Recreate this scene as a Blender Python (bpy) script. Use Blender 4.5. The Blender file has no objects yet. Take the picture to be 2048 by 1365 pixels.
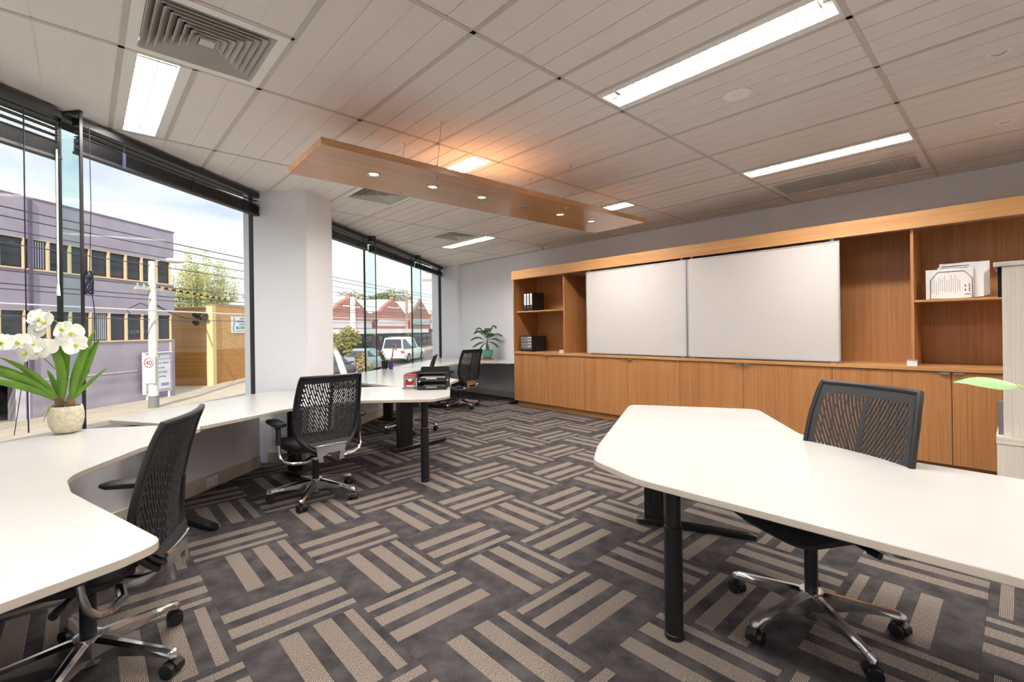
import bpy, bmesh, math, random
EXPOSURE, SKY, SUN, LAMP = 0.85, 0.8, 2.4, 62.0
import bpy, bmesh, math, random
from mathutils import Vector, Matrix
random.seed(7)
S = bpy.context.scene
COL = S.collection
R = math.radians

# ------------------------------------------------------------------ camera
FPX, YAW, HZ, CAMZ, ROLL = 934.22, R(42.588), 659.96, 1.287, R(0.75)
cd = bpy.data.cameras.new('camera')
cam = bpy.data.objects.new('camera', cd)
COL.objects.link(cam)
cam.location = (0, 0, CAMZ)
fwd = Vector((math.sin(YAW), math.cos(YAW), 0))
rgt = Vector((math.cos(YAW), -math.sin(YAW), 0))
upv = Vector((0, 0, 1))
r2 = rgt * math.cos(ROLL) - upv * math.sin(ROLL)
u2 = rgt * math.sin(ROLL) + upv * math.cos(ROLL)
cam.rotation_euler = Matrix((r2, u2, -fwd)).transposed().to_euler()
cd.sensor_width = 36.0
cd.lens = FPX / 2048 * 36.0
cd.shift_y = -(682.5 - HZ) / 2048
cd.clip_start = 0.05
cd.clip_end = 500
S.camera = cam

# ------------------------------------------------------------------ view
S.view_settings.view_transform = 'Standard'
S.view_settings.look = 'None'
S.view_settings.gamma = 1.0
S.view_settings.use_curve_mapping = False
S.view_settings.exposure = EXPOSURE

# ------------------------------------------------------------------ sky
W = bpy.data.worlds.new('sky')
S.world = W
W.use_nodes = True
wn = W.node_tree.nodes; wl = W.node_tree.links
wn.clear()
w_out = wn.new('ShaderNodeOutputWorld')
w_bg = wn.new('ShaderNodeBackground')
w_tc = wn.new('ShaderNodeTexCoord')
w_map = wn.new('ShaderNodeMapping')
w_map.inputs['Scale'].default_value = (1.6, 1.6, 5.0)
w_map.inputs['Location'].default_value = (3.1, 0.7, 1.2)
w_no = wn.new('ShaderNodeTexNoise')
w_no.inputs['Scale'].default_value = 1.35
w_no.inputs['Detail'].default_value = 7
w_no.inputs['Roughness'].default_value = 0.56
w_rmp = wn.new('ShaderNodeValToRGB')
e = w_rmp.color_ramp.elements
e[0].position = 0.30; e[0].color = (0.50, 0.57, 0.72, 1)
e[1].position = 0.56; e[1].color = (1.0, 1.0, 1.0, 1)
m_ = w_rmp.color_ramp.elements.new(0.43); m_.color = (0.74, 0.76, 0.83, 1)
wl.new(w_tc.outputs['Generated'], w_map.inputs['Vector'])
wl.new(w_map.outputs[0], w_no.inputs['Vector'])
wl.new(w_no.outputs['Fac'], w_rmp.inputs['Fac'])
wl.new(w_rmp.outputs['Color'], w_bg.inputs['Color'])
w_bg.inputs['Strength'].default_value = SKY
wl.new(w_bg.outputs[0], w_out.inputs['Surface'])

sd = bpy.data.lights.new('sun', 'SUN')
sun = bpy.data.objects.new('sun', sd)
COL.objects.link(sun)
sd.energy = SUN
sd.angle = R(0.6)
sd.color = (1.0, 0.93, 0.82)
sun.location = (-20, -30, 30)
sun.rotation_euler = Vector((0.56, 0.83, -0.66)).to_track_quat('-Z', 'Y').to_euler()

# ------------------------------------------------------------------ mesh kit
class MB:
    def __init__(s): s.v = []; s.f = []
    def add(s, vs, fs):
        o = len(s.v); s.v += [tuple(p) for p in vs]; s.f += [tuple(i + o for i in f) for f in fs]; return s
    def box(s, x0, x1, y0, y1, z0, z1):
        return s.add([(x0,y0,z0),(x1,y0,z0),(x1,y1,z0),(x0,y1,z0),(x0,y0,z1),(x1,y0,z1),(x1,y1,z1),(x0,y1,z1)],
                     [(0,3,2,1),(4,5,6,7),(0,1,5,4),(1,2,6,5),(2,3,7,6),(3,0,4,7)])
    def cbox(s, x0, x1, y0, y1, z0, z1, c=0.003):      # box with chamfered edges
        vs = []; idx = {}
        def V(p):
            if p not in idx: idx[p] = len(vs); vs.append(p)
            return idx[p]
        X = (x0, x1); Y = (y0, y1); Z = (z0, z1)
        def pt(i, j, k, ax):
            x = X[i]; y = Y[j]; z = Z[k]; d = lambda b: c if b == 0 else -c
            return V((x + (0 if ax == 0 else d(i)), y + (0 if ax == 1 else d(j)), z + (0 if ax == 2 else d(k))))
        fs = []
        for k in (0, 1): f = [pt(0,0,k,2), pt(1,0,k,2), pt(1,1,k,2), pt(0,1,k,2)]; fs.append(f if k else f[::-1])
        for j in (0, 1): f = [pt(0,j,0,1), pt(1,j,0,1), pt(1,j,1,1), pt(0,j,1,1)]; fs.append(f[::-1] if j else f)
        for i in (0, 1): f = [pt(i,0,0,0), pt(i,1,0,0), pt(i,1,1,0), pt(i,0,1,0)]; fs.append(f if i else f[::-1])
        for i in (0,1):
            for j in (0,1): fs.append([pt(i,j,0,0), pt(i,j,0,1), pt(i,j,1,1), pt(i,j,1,0)])
        for i in (0,1):
            for k in (0,1): fs.append([pt(i,0,k,0), pt(i,0,k,2), pt(i,1,k,2), pt(i,1,k,0)])
        for j in (0,1):
            for k in (0,1): fs.append([pt(0,j,k,1), pt(0,j,k,2), pt(1,j,k,2), pt(1,j,k,1)])
        for i in (0,1):
            for j in (0,1):
                for k in (0,1): fs.append([pt(i,j,k,0), pt(i,j,k,1), pt(i,j,k,2)])
        return s.add(vs, fs)
    def obox(s, c, ux, hx, hy, z0, z1):                # box turned about z: centre, x axis, half sizes
        ux = Vector((ux[0], ux[1])).normalized(); uy = Vector((-ux.y, ux.x)); c = Vector((c[0], c[1]))
        q = [c - ux*hx - uy*hy, c + ux*hx - uy*hy, c + ux*hx + uy*hy, c - ux*hx + uy*hy]
        return s.prism([(p.x, p.y) for p in q], z0, z1)
    def prism(s, poly, z0, z1, ch=0.0):
        a = sum(poly[i][0]*poly[(i+1) % len(poly)][1] - poly[(i+1) % len(poly)][0]*poly[i][1] for i in range(len(poly)))
        if a < 0: poly = poly[::-1]
        n = len(poly)
        if not ch:
            vs = [(x,y,z0) for x,y in poly] + [(x,y,z1) for x,y in poly]
            fs = [tuple(range(n))[::-1], tuple(range(n, 2*n))] + [(i, (i+1) % n, n+(i+1) % n, n+i) for i in range(n)]
            return s.add(vs, fs)
        ins = inset(poly, ch)
        rings = [[(x,y,z0) for x,y in ins], [(x,y,z0+ch) for x,y in poly], [(x,y,z1-ch) for x,y in poly], [(x,y,z1) for x,y in ins]]
        vs = sum(rings, []); fs = [tuple(range(n))[::-1], tuple(range(3*n, 4*n))]
        for r in range(3): fs += [(r*n+i, r*n+(i+1) % n, (r+1)*n+(i+1) % n, (r+1)*n+i) for i in range(n)]
        return s.add(vs, fs)
    def vprism(s, poly, o, ax, ay, an, t):             # polygon in plane (o, ax, ay) extruded t along an
        o, ax, ay, an = Vector(o), Vector(ax), Vector(ay), Vector(an); n = len(poly)
        p = [o + ax*a + ay*b for a, b in poly]
        vs = p + [q + an*t for q in p]
        fs = [tuple(range(n))[::-1], tuple(range(n, 2*n))] + [(i, (i+1) % n, n+(i+1) % n, n+i) for i in range(n)]
        return s.add(vs, fs)
    def cyl(s, p0, p1, r0, r1=None, n=16, cap=True):
        r1 = r0 if r1 is None else r1
        p0, p1 = Vector(p0), Vector(p1); d = (p1-p0).normalized()
        a = d.orthogonal().normalized(); b = d.cross(a)
        vs = [p0 + (a*math.cos(2*math.pi*i/n) + b*math.sin(2*math.pi*i/n))*r0 for i in range(n)]
        vs += [p1 + (a*math.cos(2*math.pi*i/n) + b*math.sin(2*math.pi*i/n))*r1 for i in range(n)]
        fs = [(i, (i+1) % n, n+(i+1) % n, n+i) for i in range(n)]
        if cap: fs += [tuple(range(n))[::-1], tuple(range(n, 2*n))]
        return s.add(vs, fs)
    def tube(s, pts, r, n=8, cap=True, flat=1.0):
        pts = [Vector(p) for p in pts]; m = len(pts); vs = []; fs = []
        rr = r if isinstance(r, (list, tuple)) else [r]*m
        t0 = (pts[1]-pts[0]).normalized(); a = t0.orthogonal().normalized()
        if abs(t0.z) < 0.9: a = Vector((0,0,1)).cross(t0).normalized()
        for i, p in enumerate(pts):
            t = (pts[min(i+1, m-1)] - pts[max(i-1, 0)]).normalized()
            a = (a - t*a.dot(t)).normalized(); b = t.cross(a)
            for k in range(n):
                q = 2*math.pi*k/n; vs.append(p + a*math.cos(q)*rr[i]*flat + b*math.sin(q)*rr[i])
        for i in range(m-1): fs += [(i*n+k, i*n+(k+1) % n, (i+1)*n+(k+1) % n, (i+1)*n+k) for k in range(n)]
        if cap: fs += [tuple(range(n))[::-1], tuple(range((m-1)*n, m*n))]
        return s.add(vs, fs)
    def lathe(s, prof, c=(0,0,0), n=24, close=False):
        m = len(prof); vs = []; fs = []
        for r, z in prof:
            vs += [(c[0]+r*math.cos(2*math.pi*k/n), c[1]+r*math.sin(2*math.pi*k/n), c[2]+z) for k in range(n)]
        for i in range(m-1): fs += [(i*n+k, i*n+(k+1) % n, (i+1)*n+(k+1) % n, (i+1)*n+k) for k in range(n)]
        if prof[0][0] > 1e-6: fs.append(tuple(range(n))[::-1])
        if prof[-1][0] > 1e-6: fs.append(tuple(range((m-1)*n, m*n)))
        return s.add(vs, fs)
    def ball(s, c, r, nu=10, nv=7):
        r = (r, r, r) if not isinstance(r, (tuple, list)) else r
        vs = []; fs = []
        for j in range(nv+1):
            t = math.pi*j/nv
            vs += [(c[0]+r[0]*math.sin(t)*math.cos(2*math.pi*i/nu), c[1]+r[1]*math.sin(t)*math.sin(2*math.pi*i/nu), c[2]-r[2]*math.cos(t)) for i in range(nu)]
        for j in range(nv): fs += [(j*nu+i, j*nu+(i+1) % nu, (j+1)*nu+(i+1) % nu, (j+1)*nu+i) for i in range(nu)]
        return s.add(vs, fs)
    def loft(s, rings, cap=True):
        n = len(rings[0]); vs = sum([list(r) for r in rings], []); fs = []
        for i in range(len(rings)-1): fs += [(i*n+k, i*n+(k+1) % n, (i+1)*n+(k+1) % n, (i+1)*n+k) for k in range(n)]
        if cap: fs += [tuple(range(n))[::-1], tuple(range((len(rings)-1)*n, len(rings)*n))]
        return s.add(vs, fs)
    def xf(s, M):
        s.v = [tuple(M @ Vector(p)) for p in s.v]; return s
    def mesh(s, name, mat, smooth=30, weld=True):
        me = bpy.data.meshes.new(name); me.from_pydata(s.v, [], s.f)
        if weld:
            bm = bmesh.new(); bm.from_mesh(me)
            bmesh.ops.remove_doubles(bm, verts=bm.verts, dist=1e-5)
            bmesh.ops.recalc_face_normals(bm, faces=bm.faces)
            bm.to_mesh(me); bm.free()
        if mat is not None: me.materials.append(mat)
        if smooth:
            me.polygons.foreach_set('use_smooth', [True]*len(me.polygons))
            me.set_sharp_from_angle(angle=R(smooth))
        me.update()
        return me
    def build(s, name, mat, parent=None, world=True, smooth=30, weld=True):
        if parent is not None and world:
            s.xf(wmat(parent).inverted())
        return link(name, s.mesh(name, mat, smooth, weld), parent)

def inset(poly, d):
    n = len(poly); out = []
    for i in range(n):
        p0, p, p1 = Vector(poly[i-1]), Vector(poly[i]), Vector(poly[(i+1) % n])
        a = (p-p0).normalized(); b = (p1-p).normalized()
        na, nb = Vector((-a.y, a.x)), Vector((-b.y, b.x))
        m = na+nb
        m = m/max(m.dot(m)/2, 0.3) if m.length > 1e-6 else na
        out.append((p.x+m.x*d, p.y+m.y*d))
    return out

def fillet(pts, n=6):          # pts: (x, y, r) corners -> rounded polygon
    out = []; N = len(pts)
    for i in range(N):
        x, y, r = pts[i]; p = Vector((x, y))
        if r <= 0: out.append((x, y)); continue
        a = Vector(pts[i-1][:2]) - p; b = Vector(pts[(i+1) % N][:2]) - p
        ang = a.angle(b); t = min(r/math.tan(ang/2), a.length*0.49, b.length*0.49)
        A = p + a.normalized()*t; B = p + b.normalized()*t
        for k in range(n+1):
            u = k/n; q = A*(1-u)**2 + p*2*u*(1-u) + B*u*u
            out.append((q.x, q.y))
    return out

def clip(poly, p, nrm):        # keep the side where (x-p).nrm >= 0
    out = []
    for i in range(len(poly)):
        a, b = Vector(poly[i]), Vector(poly[(i+1) % len(poly)])
        da, db = (a-p).dot(nrm), (b-p).dot(nrm)
        if da >= 0: out.append((a.x, a.y))
        if (da > 0 > db) or (da < 0 < db):
            q = a + (b-a)*(da/(da-db)); out.append((q.x, q.y))
    return out

def wloc(o):
    v = Vector((0,0,0))
    while o is not None: v += o.location; o = o.parent
    return v

def wmat(o):
    m = Matrix.Identity(4)
    while o is not None:
        m = Matrix.LocRotScale(o.location, o.rotation_euler, None) @ m; o = o.parent
    return m

def link(name, me, parent=None):
    o = bpy.data.objects.new(name, me); COL.objects.link(o)
    if parent is not None: o.parent = parent
    return o

def tag(o, label, cat, group=None, kind=None):
    o['label'] = label; o['category'] = cat
    if group: o['group'] = group
    if kind: o['kind'] = kind
    return o

def struct(o, label=None):
    o['kind'] = 'structure'
    if label: o['label'] = label
    return o

def thing(name, label, cat, loc=(0,0,0), rz=0, group=None):
    o = bpy.data.objects.new(name, None); COL.objects.link(o)
    o.empty_display_size = 0.1; o.location = loc; o.rotation_euler = (0,0,rz)
    return tag(o, label, cat, group)

def copy_tree(o, parent=None):
    c = o.copy(); COL.objects.link(c)
    if parent is not None: c.parent = parent
    for ch in list(o.children): copy_tree(ch, c)
    return c

# ------------------------------------------------------------------ materials
def lin(c):
    f = lambda u: u/12.92 if u <= 0.04045 else ((u+0.055)/1.055)**2.4
    return (f(c[0]/255), f(c[1]/255), f(c[2]/255), 1)
def nmat(name):
    m = bpy.data.materials.new(name); m.use_nodes = True
    nt = m.node_tree; b = nt.nodes['Principled BSDF']
    return m, nt, b
def plain(name, c, rough=0.5, metal=0.0, spec=0.5, noise=0.0, scale=40, bump=0.0, bscale=200, coat=0.0):
    m, nt, b = nmat(name); N = nt.nodes; L = nt.links
    b.inputs['Base Color'].default_value = lin(c); b.inputs['Roughness'].default_value = rough
    b.inputs['Metallic'].default_value = metal; b.inputs['Specular IOR Level'].default_value = spec
    b.inputs['Coat Weight'].default_value = coat
    tc = N.new('ShaderNodeTexCoord')
    if noise:
        no = N.new('ShaderNodeTexNoise'); no.inputs['Scale'].default_value = scale; no.inputs['Detail'].default_value = 5
        mx = N.new('ShaderNodeMixRGB'); mx.blend_type = 'MULTIPLY'; mx.inputs['Fac'].default_value = 1
        mr = N.new('ShaderNodeMapRange'); mr.inputs['From Min'].default_value = 0.3; mr.inputs['From Max'].default_value = 0.7
        mr.inputs['To Min'].default_value = 1-noise; mr.inputs['To Max'].default_value = 1+noise*0.3
        mx.inputs['Color1'].default_value = lin(c)
        L.new(tc.outputs['Object'], no.inputs['Vector']); L.new(no.outputs['Fac'], mr.inputs['Value'])
        L.new(mr.outputs[0], mx.inputs['Color2']); L.new(mx.outputs[0], b.inputs['Base Color'])
    if bump:
        nb = N.new('ShaderNodeTexNoise'); nb.inputs['Scale'].default_value = bscale; nb.inputs['Detail'].default_value = 3
        bp = N.new('ShaderNodeBump'); bp.inputs['Strength'].default_value = bump; bp.inputs['Distance'].default_value = 0.002
        L.new(tc.outputs['Object'], nb.inputs['Vector']); L.new(nb.outputs['Fac'], bp.inputs['Height']); L.new(bp.outputs[0], b.inputs['Normal'])
    return m
def emit(name, c, s):
    m, nt, b = nmat(name)
    b.inputs['Base Color'].default_value = lin(c); b.inputs['Emission Color'].default_value = lin(c); b.inputs['Emission Strength'].default_value = s
    return m
def veneer(name, c1, c2, axis='Z', rough=0.42, fine=1.0):
    m, nt, b = nmat(name); N = nt.nodes; L = nt.links
    tc = N.new('ShaderNodeTexCoord'); mp = N.new('ShaderNodeMapping')
    k = 90*fine; sc = {'Z': (k, k, 1.3), 'Y': (k, 1.3, k), 'X': (1.3, k, k)}[axis]
    mp.inputs['Scale'].default_value = sc
    n1 = N.new('ShaderNodeTexNoise'); n1.inputs['Scale'].default_value = 1.0; n1.inputs['Detail'].default_value = 4; n1.inputs['Roughness'].default_value = 0.62
    mp2 = N.new('ShaderNodeMapping'); mp2.inputs['Scale'].default_value = tuple(v*0.11 if v > 2 else v*0.4 for v in sc)
    n2 = N.new('ShaderNodeTexNoise'); n2.inputs['Scale'].default_value = 1.0; n2.inputs['Detail'].default_value = 2
    ad = N.new('ShaderNodeMath'); ad.operation = 'MULTIPLY_ADD'; ad.inputs[1].default_value = 0.42
    rp = N.new('ShaderNodeValToRGB'); el = rp.color_ramp.elements
    el[0].position = 0.55; el[0].color = lin(c2); el[1].position = 0.83; el[1].color = lin(c1)
    L.new(tc.outputs['Object'], mp.inputs['Vector']); L.new(mp.outputs[0], n1.inputs['Vector'])
    L.new(tc.outputs['Object'], mp2.inputs['Vector']); L.new(mp2.outputs[0], n2.inputs['Vector'])
    L.new(n2.outputs['Fac'], ad.inputs[0]); L.new(n1.outputs['Fac'], ad.inputs[2])
    L.new(ad.outputs[0], rp.inputs['Fac']); L.new(rp.outputs['Color'], b.inputs['Base Color'])
    b.inputs['Roughness'].default_value = rough
    bp = N.new('ShaderNodeBump'); bp.inputs['Strength'].default_value = 0.06; bp.inputs['Distance'].default_value = 0.001
    L.new(n1.outputs['Fac'], bp.inputs['Height']); L.new(bp.outputs[0], b.inputs['Normal'])
    return m
def glass(name, tint=(0.95, 0.98, 0.97), refl=0.06):
    m = bpy.data.materials.new(name); m.use_nodes = True
    nt = m.node_tree; N = nt.nodes; L = nt.links; N.clear()
    o = N.new('ShaderNodeOutputMaterial'); t = N.new('ShaderNodeBsdfTransparent'); g = N.new('ShaderNodeBsdfGlossy'); mx = N.new('ShaderNodeMixShader')
    t.inputs['Color'].default_value = (*tint, 1); g.inputs['Roughness'].default_value = 0.0
    lw = N.new('ShaderNodeLayerWeight'); lw.inputs['Blend'].default_value = 0.5
    pw = N.new('ShaderNodeMath'); pw.operation = 'POWER'; pw.inputs[1].default_value = 4.5
    mu = N.new('ShaderNodeMath'); mu.operation = 'MULTIPLY_ADD'; mu.inputs[1].default_value = 0.5; mu.inputs[2].default_value = refl*0.4
    L.new(lw.outputs['Facing'], pw.inputs[0]); L.new(pw.outputs[0], mu.inputs[0]); L.new(mu.outputs[0], mx.inputs['Fac'])
    L.new(t.outputs[0], mx.inputs[1]); L.new(g.outputs[0], mx.inputs[2]); L.new(mx.outputs[0], o.inputs['Surface'])
    return m
def bricks(name, c1, c2, mortar, sc=4.2, axis='XZ'):
    m, nt, b = nmat(name); N = nt.nodes; L = nt.links
    tc = N.new('ShaderNodeTexCoord'); br = N.new('ShaderNodeTexBrick')
    br.inputs['Color1'].default_value = lin(c1); br.inputs['Color2'].default_value = lin(c2); br.inputs['Mortar'].default_value = lin(mortar)
    br.inputs['Scale'].default_value = sc; br.inputs['Mortar Size'].default_value = 0.018; br.inputs['Brick Width'].default_value = 1.0; br.inputs['Row Height'].default_value = 0.34
    sp = N.new('ShaderNodeSeparateXYZ'); cb = N.new('ShaderNodeCombineXYZ'); ad = N.new('ShaderNodeMath'); ad.operation = 'ADD'
    L.new(tc.outputs['Object'], sp.inputs[0]); L.new(sp.outputs['X'], ad.inputs[0]); L.new(sp.outputs['Y'], ad.inputs[1])
    L.new(ad.outputs[0], cb.inputs['X']); L.new(sp.outputs['Z'], cb.inputs['Y']); L.new(cb.outputs[0], br.inputs['Vector'])
    L.new(br.outputs['Color'], b.inputs['Base Color']); b.inputs['Roughness'].default_value = 0.9
    return m

def carpet():
    m, nt, b = nmat('carpet'); N = nt.nodes; L = nt.links
    tc = N.new('ShaderNodeTexCoord'); sp = N.new('ShaderNodeSeparateXYZ'); L.new(tc.outputs['Object'], sp.inputs[0])
    def band(a, c):
        g = N.new('ShaderNodeMath'); g.operation = 'GREATER_THAN'; g.inputs[1].default_value = a
        l = N.new('ShaderNodeMath'); l.operation = 'LESS_THAN'; l.inputs[1].default_value = c
        mu = N.new('ShaderNodeMath'); mu.operation = 'MULTIPLY'
        L.new(sp.outputs['X'], g.inputs[0]); L.new(sp.outputs['X'], l.inputs[0]); L.new(g.outputs[0], mu.inputs[0]); L.new(l.outputs[0], mu.inputs[1])
        return mu
    bs = [band(-0.109, -0.030), band(0.032, 0.112), band(0.167, 0.212)]
    s1 = N.new('ShaderNodeMath'); s1.operation = 'ADD'; L.new(bs[0].outputs[0], s1.inputs[0]); L.new(bs[1].outputs[0], s1.inputs[1])
    s2 = N.new('ShaderNodeMath'); s2.operation = 'ADD'; L.new(s1.outputs[0], s2.inputs[0]); L.new(bs[2].outputs[0], s2.inputs[1])
    # loop-pile speckle, longer along the stripes
    mp = N.new('ShaderNodeMapping'); mp.inputs['Scale'].default_value = (330, 150, 1); L.new(tc.outputs['Object'], mp.inputs['Vector'])
    no = N.new('ShaderNodeTexNoise'); no.inputs['Scale'].default_value = 1; no.inputs['Detail'].default_value = 1; L.new(mp.outputs[0], no.inputs['Vector'])
    wv = N.new('ShaderNodeTexWave'); wv.wave_type = 'BANDS'; wv.bands_direction = 'X'; wv.inputs['Scale'].default_value = 62; wv.inputs['Distortion'].default_value = 2.5; wv.inputs['Detail'].default_value = 1
    L.new(tc.outputs['Object'], wv.inputs['Vector'])
    sp2 = N.new('ShaderNodeMath'); sp2.operation = 'MULTIPLY_ADD'; sp2.inputs[1].default_value = 0.45; L.new(wv.outputs['Fac'], sp2.inputs[0]); L.new(no.outputs['Fac'], sp2.inputs[2])
    lr = N.new('ShaderNodeValToRGB'); le = lr.color_ramp.elements
    le[0].position = 0.45; le[0].color = lin((50, 45, 43)); le[1].position = 0.95; le[1].color = lin((148, 136, 127)); L.new(sp2.outputs[0], lr.inputs['Fac'])
    n2 = N.new('ShaderNodeTexNoise'); n2.inputs['Scale'].default_value = 9; n2.inputs['Detail'].default_value = 4
    oi = N.new('ShaderNodeObjectInfo'); va = N.new('ShaderNodeVectorMath'); va.operation = 'ADD'
    L.new(tc.outputs['Object'], va.inputs[0]); L.new(oi.outputs['Location'], va.inputs[1]); L.new(va.outputs[0], n2.inputs['Vector'])
    a2 = N.new('ShaderNodeMath'); a2.operation = 'MULTIPLY_ADD'; a2.inputs[1].default_value = 0.6; L.new(no.outputs['Fac'], a2.inputs[0]); L.new(n2.outputs['Fac'], a2.inputs[2])
    dr = N.new('ShaderNodeValToRGB'); de = dr.color_ramp.elements
    de[0].position = 0.55; de[0].color = lin((42, 40, 42)); de[1].position = 1.05; de[1].color = lin((78, 74, 75)); L.new(a2.outputs[0], dr.inputs['Fac'])
    mx = N.new('ShaderNodeMixRGB'); L.new(s2.outputs[0], mx.inputs['Fac']); L.new(dr.outputs['Color'], mx.inputs['Color1']); L.new(lr.outputs['Color'], mx.inputs['Color2'])
    L.new(mx.outputs[0], b.inputs['Base Color']); b.inputs['Roughness'].default_value = 0.95; b.inputs['Specular IOR Level'].default_value = 0.15
    bp = N.new('ShaderNodeBump'); bp.inputs['Strength'].default_value = 0.5; bp.inputs['Distance'].default_value = 0.002
    L.new(sp2.outputs[0], bp.inputs['Height']); L.new(bp.outputs[0], b.inputs['Normal'])
    return m

M = dict(
    wall=plain('wall_paint', (226, 226, 230), 0.7, noise=0.03, scale=3, bump=0.05),
    base=plain('skirting_paint', (205, 192, 176), 0.5, noise=0.08, scale=8),
    tile=plain('ceiling_tile', (226, 219, 215), 0.85, noise=0.05, scale=260, bump=0.15, bscale=350),
    tee=plain('ceiling_tee', (192, 185, 178), 0.5),
    white_metal=plain('white_metal', (228, 226, 222), 0.35),
    grille=plain('grille_metal', (196, 192, 186), 0.45),
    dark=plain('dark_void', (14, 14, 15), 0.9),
    lamp=emit('lamp_glow', (255, 250, 243), LAMP),
    louvre=plain('louvre_alu', (250, 246, 236), 0.3, metal=0.3),
    blade=plain('louvre_blade', (34, 26, 18), 0.6),
    spot=emit('spot_glow', (255, 222, 168), 4),
    chrome=plain('polished_aluminium', (208, 208, 210), 0.16, metal=1.0),
    steel=plain('brushed_steel', (190, 190, 192), 0.32, metal=1.0),
    alu=plain('satin_aluminium', (200, 202, 205), 0.4, metal=0.8),
    black=plain('black_plastic', (26, 26, 28), 0.42, bump=0.1, bscale=900),
    shell=plain('charcoal_plastic', (40, 41, 44), 0.5, bump=0.12, bscale=1200),
    blackmetal=plain('black_powdercoat', (20, 20, 22), 0.35),
    fabric=plain('black_fabric', (24, 24, 26), 0.95, bump=0.4, bscale=1400),
    frame=plain('window_frame', (38, 36, 40), 0.4, metal=0.2),
    blind=plain('blind_black', (30, 31, 36), 0.4),
    cord=plain('blind_cord', (30, 34, 62), 0.7),
    white_plastic=plain('white_plastic', (238, 237, 233), 0.35),
    desk=plain('desk_laminate', (186, 184, 181), 0.22, noise=0.02, scale=5),
    desk_edge=plain('desk_edge', (184, 174, 162), 0.4, noise=0.05, scale=12),  # cream edging, darkened: weaker light on the sides is put into the colour
    board=plain('whiteboard', (206, 200, 197), 0.25, noise=0.02, scale=3),
    oak_v=veneer('oak_veneer_vertical', (188, 134, 84), (164, 108, 62), 'Z', fine=1.8),
    oak_h=veneer('oak_veneer_horizontal', (198, 150, 98), (180, 126, 76), 'Y', fine=1.5),
    oak_p=veneer('oak_veneer_panel', (190, 142, 98), (168, 116, 76), 'X', rough=0.24, fine=1.5),
    cream=veneer('cream_laminate', (240, 233, 222), (226, 217, 204), 'Z', rough=0.5),
    carpet=carpet(),
    glass=glass('window_glass'),
    fin=glass('fin_glass', (0.86, 0.95, 0.93), 0.08),
    paper=plain('paper', (238, 236, 236), 0.8),
    ink=plain('ink', (60, 60, 66), 0.8),
    red=plain('red_plastic', (200, 34, 40), 0.3),
    grey=plain('grey_plastic', (120, 118, 116), 0.4),
    stone=plain('stone_pot', (214, 204, 180), 0.85, noise=0.25, scale=60, bump=0.5, bscale=120),
    teal=plain('teal_glaze', (84, 146, 130), 0.3, noise=0.08, scale=20),
    terra=plain('terracotta', (176, 104, 82), 0.7),
    purple=plain('purple_plastic', (74, 44, 130), 0.4),
    soil=plain('soil', (60, 46, 36), 0.95, noise=0.4, scale=80, bump=0.8),
    leaf=plain('leaf', (104, 148, 40), 0.4, noise=0.25, scale=14),
    leaf_dark=plain('palm_leaf', (44, 84, 36), 0.5, noise=0.3, scale=20),
    leaf_pale=plain('pale_leaf', (150, 190, 128), 0.4, noise=0.12, scale=30),
    petal=plain('petal', (246, 246, 238), 0.5),
    petal_c=plain('petal_centre', (196, 200, 80), 0.5),
    stem=plain('stem', (120, 140, 60), 0.5),
    bark=plain('bark', (120, 98, 74), 0.9, noise=0.3, scale=30),
)
# ================================================================== room shell
CEIL = 2.688
XW = 5.957
YB, XL = -3.4, -6.0
F1a, F1b = Vector((-0.103, 4.082)), Vector((1.282, 5.201))       # glass line, first window
U1 = (F1b-F1a).normalized(); N1 = Vector((U1.y, -U1.x))            # N1 points into the room
F2a, F2b = Vector((2.346, 5.972)), Vector((5.826, 8.662))
U2 = (F2b-F2a).normalized(); N2 = Vector((U2.y, -U2.x))
def on1(t): return F1a + U1*t
def on2(t): return F2a + U2*t
tL = (XL - F1a.x)/U1.x                                             # where the glass line meets the left wall
P1L = on1(tL)
def facade_clip(poly):
    q = clip(poly, F1a, N1)
    if q: q = clip(q, F2a, N2)
    if q: q = clip(q, Vector((XW, 0)), Vector((-1, 0)))
    if q: q = clip(q, Vector((XL, 0)), Vector((1, 0)))
    return q

# walls
w = MB().box(XW, XW+0.15, YB, 9.2, -0.05, CEIL+0.1).build('wall_right', M['wall']); struct(w)
w = MB().box(XL-0.15, XW+0.15, YB-0.15, YB, -0.05, CEIL+0.1).build('wall_back', M['wall']); struct(w)
w = MB().box(XL-0.15, XL, YB, P1L.y+0.2, -0.05, CEIL+0.1).build('wall_left', M['wall']); struct(w)
# piers beside the windows
pier = [tuple(F1b - N1*0.12), (1.295, 5.10), (1.622, 4.728), (1.995, 4.945), tuple(F2a + N2*0.0 - U2*0.35), tuple(F2a - N2*0.12 - U2*0.35)]
w = MB().prism([(1.20, 5.28), (1.30, 5.095), (1.622, 4.728), (1.99, 5.02), (1.86, 5.66), (1.72, 5.72)], -0.05, CEIL+0.02, 0.004).build('wall_centre_pier', M['wall']); struct(w)
w = MB().prism([(5.80, 8.72), (5.872, 8.095), (XW+0.01, 8.06), (XW+0.01, 8.9), (5.84, 8.9)], -0.05, CEIL+0.02, 0.004).build('wall_far_pier', M['wall']); struct(w)
# low walls under the glass
def low_wall(name, a, b, inn, depth, z1):
    d = (b-a).normalized(); n = Vector((d.y, -d.x))
    q = [a + n*inn, b + n*inn, b + n*(inn-depth), a + n*(inn-depth)]
    return struct(MB().prism([tuple(p) for p in q], -0.05, z1).build(name, M['wall']))
low_wall('wall_low_1', P1L, on1(1.60), 0.165, 0.36, 0.60)
low_wall('wall_low_2', on2(-0.72), on2(4.42), 0.115, 0.32, 0.60)
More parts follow.
